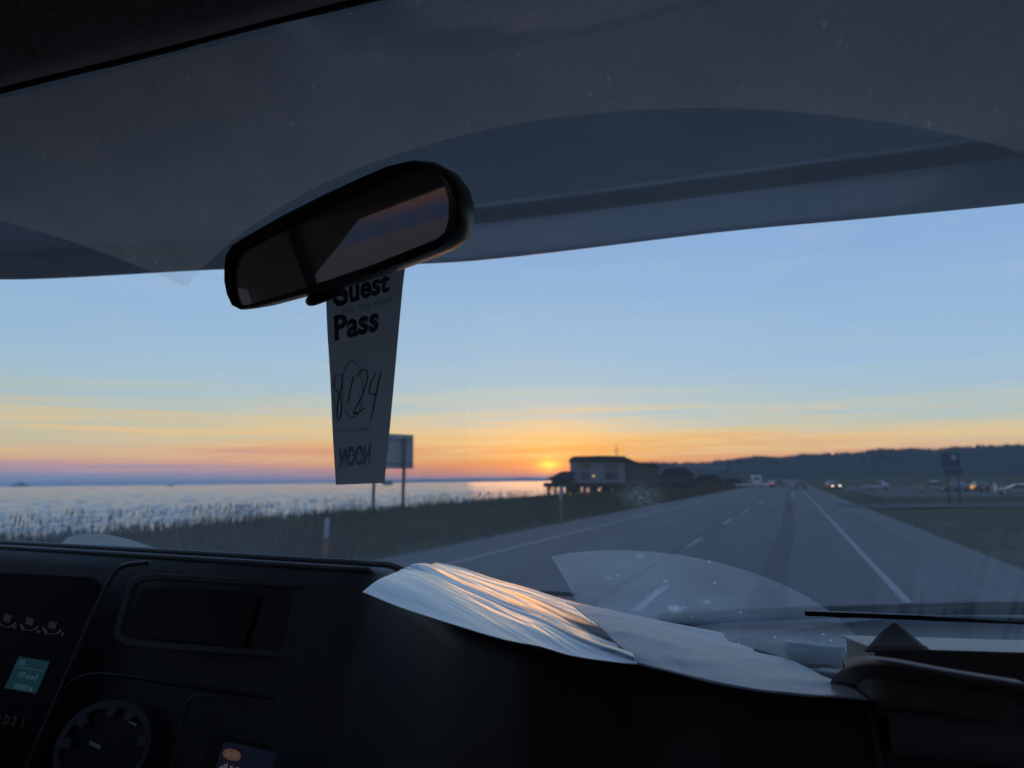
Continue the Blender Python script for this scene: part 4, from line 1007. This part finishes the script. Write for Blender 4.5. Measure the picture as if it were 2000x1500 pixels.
# ================================================================== LOOSE THINGS IN THE CAB
# --- hang tag: a long paper strip that twists as it hangs from the mirror
paper_tag = mat('tag_paper', (.56, .57, .57), .65, .3, var=.03, vscale=60)
def translucent(m, f):
    t = m.node_tree; b = t.nodes['Principled BSDF']; o_ = t.nodes['Material Output']
    tl_ = t.nodes.new('ShaderNodeBsdfTranslucent'); tl_.inputs[0].default_value = (.46, .56, .66, 1)
    mx_ = t.nodes.new('ShaderNodeMixShader'); mx_.inputs[0].default_value = f
    t.links.new(b.outputs[0], mx_.inputs[1]); t.links.new(tl_.outputs[0], mx_.inputs[2]); t.links.new(mx_.outputs[0], o_.inputs[0])
translucent(paper_tag, .30)
tagL = [(634, 500), (636, 560), (639, 640), (645, 740), (650, 850), (656, 947)]
tagR = [(798, 485), (789, 540), (782, 610), (772, 720), (762, 830), (751, 943)]
Lp = smoothline([pd(a, b_, .640 + .006 * i) for i, (a, b_) in enumerate(tagL)], 40)
dR = [.622, .637, .652, .667, .679, .690]
Rp = smoothline([pd(a, b_, d) for (a, b_), d in zip(tagR, dR)], 40)
def tagpt(u, v, off=0.0):                     # u across, v from the top
    v = max(0, min(1, v)); k_ = min(39, int(v * 40)); fr_ = v * 40 - k_
    a = Lp[k_].lerp(Lp[k_ + 1], fr_); b_ = Rp[k_].lerp(Rp[k_ + 1], fr_)
    p = a.lerp(b_, u); nn = (b_ - a).cross(Lp[40] - Lp[0]).normalized()
    if nn.dot(O - p) < 0: nn = -nn
    bow = .004 * (1 - v) * sin(pi * u)
    return p + nn * (off + bow)
ht = MB().grid([[tagpt(i / 8, j / 40) for i in range(9)] for j in range(41)]).build('hang_tag', paper_tag, smooth=True)
tag(ht, 'long grey paper guest pass hanging from the mirror with bold print and pen writing', 'hang tag')
def uvpix(px, py):                            # pixel -> (u, v) on the tag, by search along rows
    best = None
    for j in range(161):
        v = j / 160; P_ = []
        for u in (0, 1):
            q = tagpt(u, v) - O; d = q.dot(F); P_.append((1000 + FPX * q.dot(RI) / d, 750 - FPX * q.dot(UP) / d))
        u = (px - P_[0][0]) / (P_[1][0] - P_[0][0]); yy = lerp(P_[0][1], P_[1][1], u)
        if best is None or abs(yy - py) < best[0]: best = (abs(yy - py), u, v)
    return best[1], best[2]
def tagprint(text, bl, br, hpx, m, bold=0, mirror=False, name='lettering', off=.0006, squeeze=None):
    v, f = lettering(text, 1.0, bold, mirror=mirror)
    x0 = min(p[0] for p in v); x1 = max(p[0] for p in v)
    ua, va = uvpix(*bl); ub, vb = uvpix(*br); dv = uvpix(bl[0], bl[1])[1] - uvpix(bl[0], bl[1] - hpx)[1]
    # finer mesh for the twist: letters are small, straight edges suffice
    mb = MB(); mb.add([tagpt(lerp(ua, ub, (a - x0) / (x1 - x0)), lerp(va, vb, (a - x0) / (x1 - x0)) - b_ / .70 * dv, off) for a, b_ in v], f)
    return mb.build(name, m, ht)
inkf = mat('faint_show_through', (.40, .41, .42), .65, .3)
translucent(inkf, .27)
inkf2 = mat('faint_emblem_ink', (.49, .50, .505), .65, .3)
translucent(inkf2, .28)
tagprint('Guest', (650, 600), (762, 567), 46, MT['ink'], .035)
tagprint('Pass', (654, 664), (740, 644), 46, MT['ink'], .035)
tagprint('Enjoy your stay', (668, 612), (764, 592), 15, inkf, .0, True)
tagprint('NOON', (664, 912), (722, 906), 36, inkf, .03, True)
tagprint('Check-out Time', (660, 846), (724, 842), 12, inkf, 0, True)
tagprint('Departure Date', (664, 895), (703, 888), 10, MT['pen'], 0)
def penstrokes(lst, wpx, name, m):
    mb = MB()
    for st_ in lst:
        v, f = stroke(st_, wpx)
        mb.add([tagpt(*uvpix(*p), .0007) for p in v], f)
    return mb.build(name, m, ht)
penstrokes([[(663, 730), (655, 735), (653, 752), (662, 772), (667, 795), (662, 820), (658, 812), (659, 790), (664, 765), (669, 742), (664, 729)],
            [(690, 735), (684, 760), (679, 787)],
            [(697, 736), (704, 724), (714, 722), (718, 734), (712, 757), (700, 785), (690, 806), (697, 805), (712, 796)],
            [(733, 728), (724, 748), (721, 765), (727, 769), (736, 766)], [(744, 725), (738, 752), (731, 785), (723, 821)]], 2.6, 'handwriting', MT['pen'])
penstrokes([[(649, 738), (652, 770), (654, 800), (652, 818)]], 1.4, 'handwriting', inkf)
oval = [(688 + 20 * cos(a), 760 + 55 * sin(a)) for a in [2 * pi * i / 12 for i in range(13)]]
penstrokes([oval], 2.2, 'faint_emblem', inkf2)

# --- sheets on the dash
def sheet_mat(name, col, rough, spec, coat=0.0, lines=False, bump=0.0):
    m = bpy.data.materials.new(name); m.use_nodes = True; t = m.node_tree; b = t.nodes['Principled BSDF']
    b.inputs['Base Color'].default_value = (*col, 1); b.inputs['Roughness'].default_value = rough; b.inputs['Specular IOR Level'].default_value = spec; b.inputs['Coat Weight'].default_value = coat; b.inputs['Coat Roughness'].default_value = .12
    uv = t.nodes.new('ShaderNodeUVMap')
    if lines:
        mp = t.nodes.new('ShaderNodeMapping'); mp.inputs['Scale'].default_value = (70, 14, 1); t.links.new(uv.outputs[0], mp.inputs[0])
        n = t.nodes.new('ShaderNodeTexNoise'); n.inputs['Scale'].default_value = 1.6; n.inputs['Detail'].default_value = 3; t.links.new(mp.outputs[0], n.inputs['Vector'])
        wv = t.nodes.new('ShaderNodeTexWave'); wv.inputs['Scale'].default_value = 8.0; wv.bands_direction = 'Y'; wv.inputs['Distortion'].default_value = .15; t.links.new(uv.outputs[0], wv.inputs['Vector'])
        r = t.nodes.new('ShaderNodeMapRange'); r.inputs[1].default_value = .52; r.inputs[2].default_value = .58; t.links.new(n.outputs[0], r.inputs[0])
        r2 = t.nodes.new('ShaderNodeMapRange'); r2.inputs[1].default_value = .62; r2.inputs[2].default_value = .75; t.links.new(wv.outputs[0], r2.inputs[0])
        mu = t.nodes.new('ShaderNodeMath'); mu.operation = 'MULTIPLY'; t.links.new(r.outputs[0], mu.inputs[0]); t.links.new(r2.outputs[0], mu.inputs[1])
        m2 = t.nodes.new('ShaderNodeMath'); m2.operation = 'MULTIPLY'; m2.inputs[1].default_value = .34; t.links.new(mu.outputs[0], m2.inputs[0])
        mx = t.nodes.new('ShaderNodeMix'); mx.data_type = 'RGBA'; mx.inputs[6].default_value = (*col, 1); mx.inputs[7].default_value = (.12, .12, .15, 1); t.links.new(m2.outputs[0], mx.inputs[0]); t.links.new(mx.outputs[2], b.inputs['Base Color'])
    return m
def sheet(name, near, far, m, label, cat, nu=70, nv_=34, rip=0.0, ru=2.2, rv=9.0, seed=0, thick=.0004, bow=0.0, group=None, skew=0.0, fn=None):
    A = smoothline(near, nu); B = smoothline(far, nu)
    rows = []; uvs = []
    for j in range(nv_ + 1):
        v = j / nv_; row = []
        for i in range(nu + 1):
            u = i / nu; p = A[i].lerp(B[i], v)
            e = min(1, 6 * min(v, 1 - v) + .25)
            z = rip * e * (mnoise.noise(Vector((u * ru + skew * v, v * rv - skew * u * 2, seed))) + .5 * mnoise.noise(Vector((u * ru * 2.3 + skew * v, v * rv * 2.1 - skew * u * 4, seed + 5))))
            z += fn(u, v) * min(1, .3 + 5 * min(v, 1 - v)) if fn else 0
            row.append(p + Vector((0, 0, z + bow * sin(pi * v)))); uvs.append((u, v))
        rows.append(row)
    o = MB().grid(rows).build(name, m, smooth=True)
    ul = o.data.uv_layers.new(name='UVMap')
    for lp in o.data.loops: ul.data[lp.index].uv = uvs[lp.vertex_index]
    md = o.modifiers.new('thickness', 'SOLIDIFY'); md.thickness = thick; md.offset = 1
    tag(o, label, cat, group); return o
glossy = sheet_mat('glossy_paper', (.60, .62, .66), .20, .6, .45)
matte = sheet_mat('matte_paper', (.82, .86, .95), .40, .45, 0, True)
plain = sheet_mat('plain_paper', (.80, .84, .92), .5, .3)
E_ = EYE
near1 = [pz(a, b_, E_ + z) for a, b_, z in ((708, 1157, -.104), (790, 1190, -.106), (900, 1226, -.109), (985, 1252, -.113), (1055, 1266, -.116), (1130, 1286, -.121), (1245, 1300, -.125))]
far1 = [pz(a, b_, E_ + z) for a, b_, z in ((806, 1104, -.094), (838, 1102, -.097), (905, 1124, -.108), (985, 1150, -.119), (1050, 1172, -.127), (1120, 1200, -.133), (1190, 1235, -.134))]
def creases(u, v):                            # long fold lines running from the far left corner to the near right one
    t_ = u * .95 + v
    w_ = exp(-((t_ - 1.05) / .34) ** 2) * .9 + .25
    a_ = mnoise.noise(Vector((t_ * 9.0 + .25 * mnoise.noise(Vector((u * 3, v * 3, 2))), (u - v) * 1.3, 3)))
    b_ = abs(mnoise.noise(Vector((t_ * 17.0, (u - v) * 2.2, 7))))
    c_ = mnoise.noise(Vector((u * 2.2, v * 2.2, 11)))
    fold = exp(-abs(t_ - 1.02) / .05)
    return (.0014 * a_ + .0013 * (.4 - b_) + .0006 * (.4 - abs(mnoise.noise(Vector((t_ * 36.0, (u - v) * 3.0, 13)))))) * w_ + .0024 * c_ + .0026 * fold
sheet('glossy_sheet', near1, far1, glossy, 'large rippled glossy sheet draped over the dash crest with orange sunset streaks', 'paper', nu=150, nv_=80, fn=creases, bow=.003)
near1b = [pz(a, b_, E_ + z) for a, b_, z in ((836, 1106, -.0975), (905, 1128, -.1085), (985, 1155, -.120), (1050, 1178, -.128), (1120, 1208, -.134), (1200, 1243, -.136))]
far1b = [pz(a, b_, E_ + z) for a, b_, z in ((850, 1099, -.099), (900, 1109, -.106), (960, 1129, -.117), (1035, 1150, -.127), (1110, 1173, -.136), (1210, 1197, -.145))]
sheet('glossy_sheet', near1b, far1b, glossy, 'second glossy sheet showing behind the rippled one nearest the windscreen', 'paper', nu=50, nv_=12, rip=.0015, ru=2, rv=3, seed=8)
near2 = [pz(a, b_, E_ + z) for a, b_, z in ((1246, 1299, -.1255), (1320, 1316, -.1255), (1400, 1337, -.126), (1480, 1351, -.127), (1560, 1359, -.128), (1640, 1364, -.1285), (1698, 1369, -.129))]
far2 = [pz(a, b_, E_ + z) for a, b_, z in ((1104, 1177, -.122), (1190, 1192, -.130), (1262, 1211, -.138), (1350, 1236, -.145), (1436, 1257, -.148), (1515, 1284, -.148), (1612, 1338, -.137))]
sheet('written_sheet', near2, far2, matte, 'blue grey written sheet lying over the dash crest right of the glossy sheets', 'paper', rip=.0021, ru=3.2, rv=5, seed=12, bow=.004, skew=.5)
near3 = [pz(a, b_, E_ + z) for a, b_, z in ((1200, 1212, -.146), (1280, 1226, -.152), (1350, 1242, -.157), (1425, 1262, -.160))]
far3 = [pz(a, b_, E_ + z) for a, b_, z in ((1166, 1186, -.142), (1225, 1199, -.150), (1300, 1215, -.160), (1412, 1237, -.170))]
sheet('folded_sheet', near3, far3, plain, 'pale sheet poking out behind the written sheet towards the windscreen', 'paper', nu=30, nv_=8, rip=.001, seed=20)
# small folded papers on the right
def folded(corners, zs, label, m=plain, th=.006):
    a, b_, c, d_ = [pz(p[0], p[1], E_ + z) for p, z in zip(corners, zs)]     # far-left far-right near-right near-left
    rows = []
    for j in range(9):
        v = j / 8; rows.append([(d_.lerp(c, i / 10)).lerp(a.lerp(b_, i / 10), v) + Vector((0, 0, .001 * sin(pi * v) + .0007 * mnoise.noise(Vector((i * .5, j * .4, zs[0] * 90))))) for i in range(11)])
    o = MB().grid(rows).build('folded_paper', m, smooth=True)
    md = o.modifiers.new('thickness', 'SOLIDIFY'); md.thickness = th; md.offset = -1
    tag(o, label, 'paper'); return o
tp = mat('teal_receipt', (.34, .42, .46), .6, .3, var=.25, vscale=120)
folded([(1486, 1250), (1533, 1254), (1536, 1290), (1472, 1268)], (-.150, -.150, -.142, -.142), 'small bluish receipt left of the white folded papers', tp, .001)
folded([(1531, 1250), (1650, 1262), (1650, 1306), (1533, 1296)], (-.128, -.128, -.138, -.138), 'white folded letter lying against the book pages, on top of its pile', plain, .003)
folded([(1550, 1288), (1652, 1306), (1640, 1318), (1545, 1302)], (-.141, -.140, -.139, -.140), 'lower white folded letter under the other one beside the book', plain, .003)
folded([(1545, 1300), (1640, 1318), (1620, 1336), (1600, 1334)], (-.146, -.145, -.141, -.141), 'thin white slip tucked below the folded letters beside the dark pouch', plain, .001)

# --- thick book with pale page edges
bk = empty('book', pz(1715, 1300, E_ - .14), 'thick paperback lying on the dash with pale page edges facing left', 'book')
zt_ = E_ - .112; zb_ = E_ - .140
pnl, pfl = pz(1712, 1268, zt_), pz(1649, 1247, zt_ - .002); pnr = pz(2010, 1277, zt_)
ex = (pnr - pnl); ex.z = 0; ex = ex.normalized() * .26; ey = (pfl - pnl); ey.z = 0
def bkp(u, v, z): q = pnl + ex * u + ey * v; return Vector((q.x, q.y, z))
pages = mat('book_pages', (.62, .60, .55), .7, .2, var=.35, vscale=1, stretch=(6, 6, 900))
cover = mat('book_cover', (.16, .125, .11), .35, .5)
top_sheen = mat('book_top_sheen', (.62, .60, .57), .38, .5)  # pale top: sky reflection put into the cover's colour
MB().hexa([bkp(0, 0.02, zb_), bkp(1, 0.02, zb_), bkp(1, .99, zb_), bkp(0, .99, zb_), bkp(0.005, 0.02, zt_ - .0008), bkp(1, 0.02, zt_ - .0008), bkp(1, .99, zt_ - .0012), bkp(0.005, .99, zt_ - .0012)]).build('pages', pages, bk)
MB().hexa([bkp(-.005, -.01, zb_ - .001), bkp(1.01, -.01, zb_ - .001), bkp(1.01, .015, zb_ - .001), bkp(-.005, .015, zb_ - .001), bkp(-.005, -.01, zt_), bkp(1.01, -.01, zt_), bkp(1.01, .015, zt_), bkp(-.005, .015, zt_)]).build('spine', cover, bk, bevel=.001)
MB().hexa([bkp(-.008, .016, zt_ - .0006), bkp(1.01, .016, zt_ - .0006), bkp(1.01, 1.0, zt_ - .001), bkp(-.008, 1.0, zt_ - .001), bkp(-.008, .016, zt_ + .0006), bkp(1.01, .016, zt_ + .0006), bkp(1.01, 1.0, zt_ + .0002), bkp(-.008, 1.0, zt_ + .0002)]).build('cover', top_sheen, bk)
# --- grey envelope with its pointed flap standing up on the book
em = mat('grey_envelope', (.26, .235, .22), .6, .3, var=.06, vscale=30)
A_, B_, C_ = pz(1690, 1272, zt_ + .001), pz(1816, 1272, zt_ + .001), pd(1746, 1216, (pz(1746, 1272, zt_) - O).dot(F) + .025)
env = MB()
mid = A_.lerp(B_, .5)
rows = []
for j in range(9):
    v = j / 8
    rows.append([A_.lerp(C_, v).lerp(B_.lerp(C_, v), i / 8) + Vector((0, .006 * sin(pi * v), 0)) for i in range(9)])
env.grid(rows)
translucent(em, .30)
ev = env.build('envelope', em, smooth=True, solid=.0012)
tag(ev, 'grey brown envelope whose pointed flap stands up on the book', 'envelope')
MB().grid([[A_.lerp(B_, i / 8) + Vector((0, .012 * j, .0006)) for i in range(0, 9)] for j in (0, .5, 1)]).build('body', em, ev, solid=.001)
# --- dark pouch in front of the book
pm = mat('dark_pouch', (.32, .29, .29), .65, .25, var=.2, vscale=30, bump=.3, bscale=90)
pn = [pz(a, b_, E_ + z) for a, b_, z in ((1618, 1337, -.130), (1700, 1352, -.131), (1800, 1364, -.131), (1900, 1374, -.131), (2030, 1390, -.131))]
pf = [pz(a, b_, E_ + z) for a, b_, z in ((1652, 1302, -.112), (1700, 1297, -.100), (1760, 1303, -.097), (1880, 1325, -.101), (2030, 1350, -.103))]
rows = []
A = smoothline(pn, 40); B = smoothline(pf, 40)
for j in range(15):
    v = j / 14
    rows.append([A[i].lerp(B[i], v) + Vector((0, 0,   .0012 * sin(pi * v) * (1 + .5 * mnoise.noise(Vector((i * .07, v * 2, 4)))) + .0004 * mnoise.noise(Vector((i * .3, v * 4, 2))))) for i in range(41)])
rows.append([B[i] + Vector((0, .04, -.004)) for i in range(41)]); rows.append([B[i] + Vector((0, .05, -.03)) for i in range(41)])
po = MB().grid(rows).build('pouch', pm, smooth=True)
tag(po, 'dark crumpled pouch lying in front of the book at right', 'pouch')
lab = mat('pouch_label', (.10, .055, .02), .5, .3)
def pp(u, v, off=.0012):
    x = u * 40; i = min(39, int(x)); f_ = x - i; y = v * 14; j = min(13, int(y)); g_ = y - j
    return Vector(rows[j][i]).lerp(Vector(rows[j][i + 1]), f_).lerp(Vector(rows[j + 1][i]).lerp(Vector(rows[j + 1][i + 1]), f_), g_) + Vector((0, -off, off))
MB().grid([[pp(lerp(.36, .60, i / 8), lerp(.25, .7, j / 4)) for i in range(9)] for j in range(5)]).build('label_patch', lab, po, smooth=True)
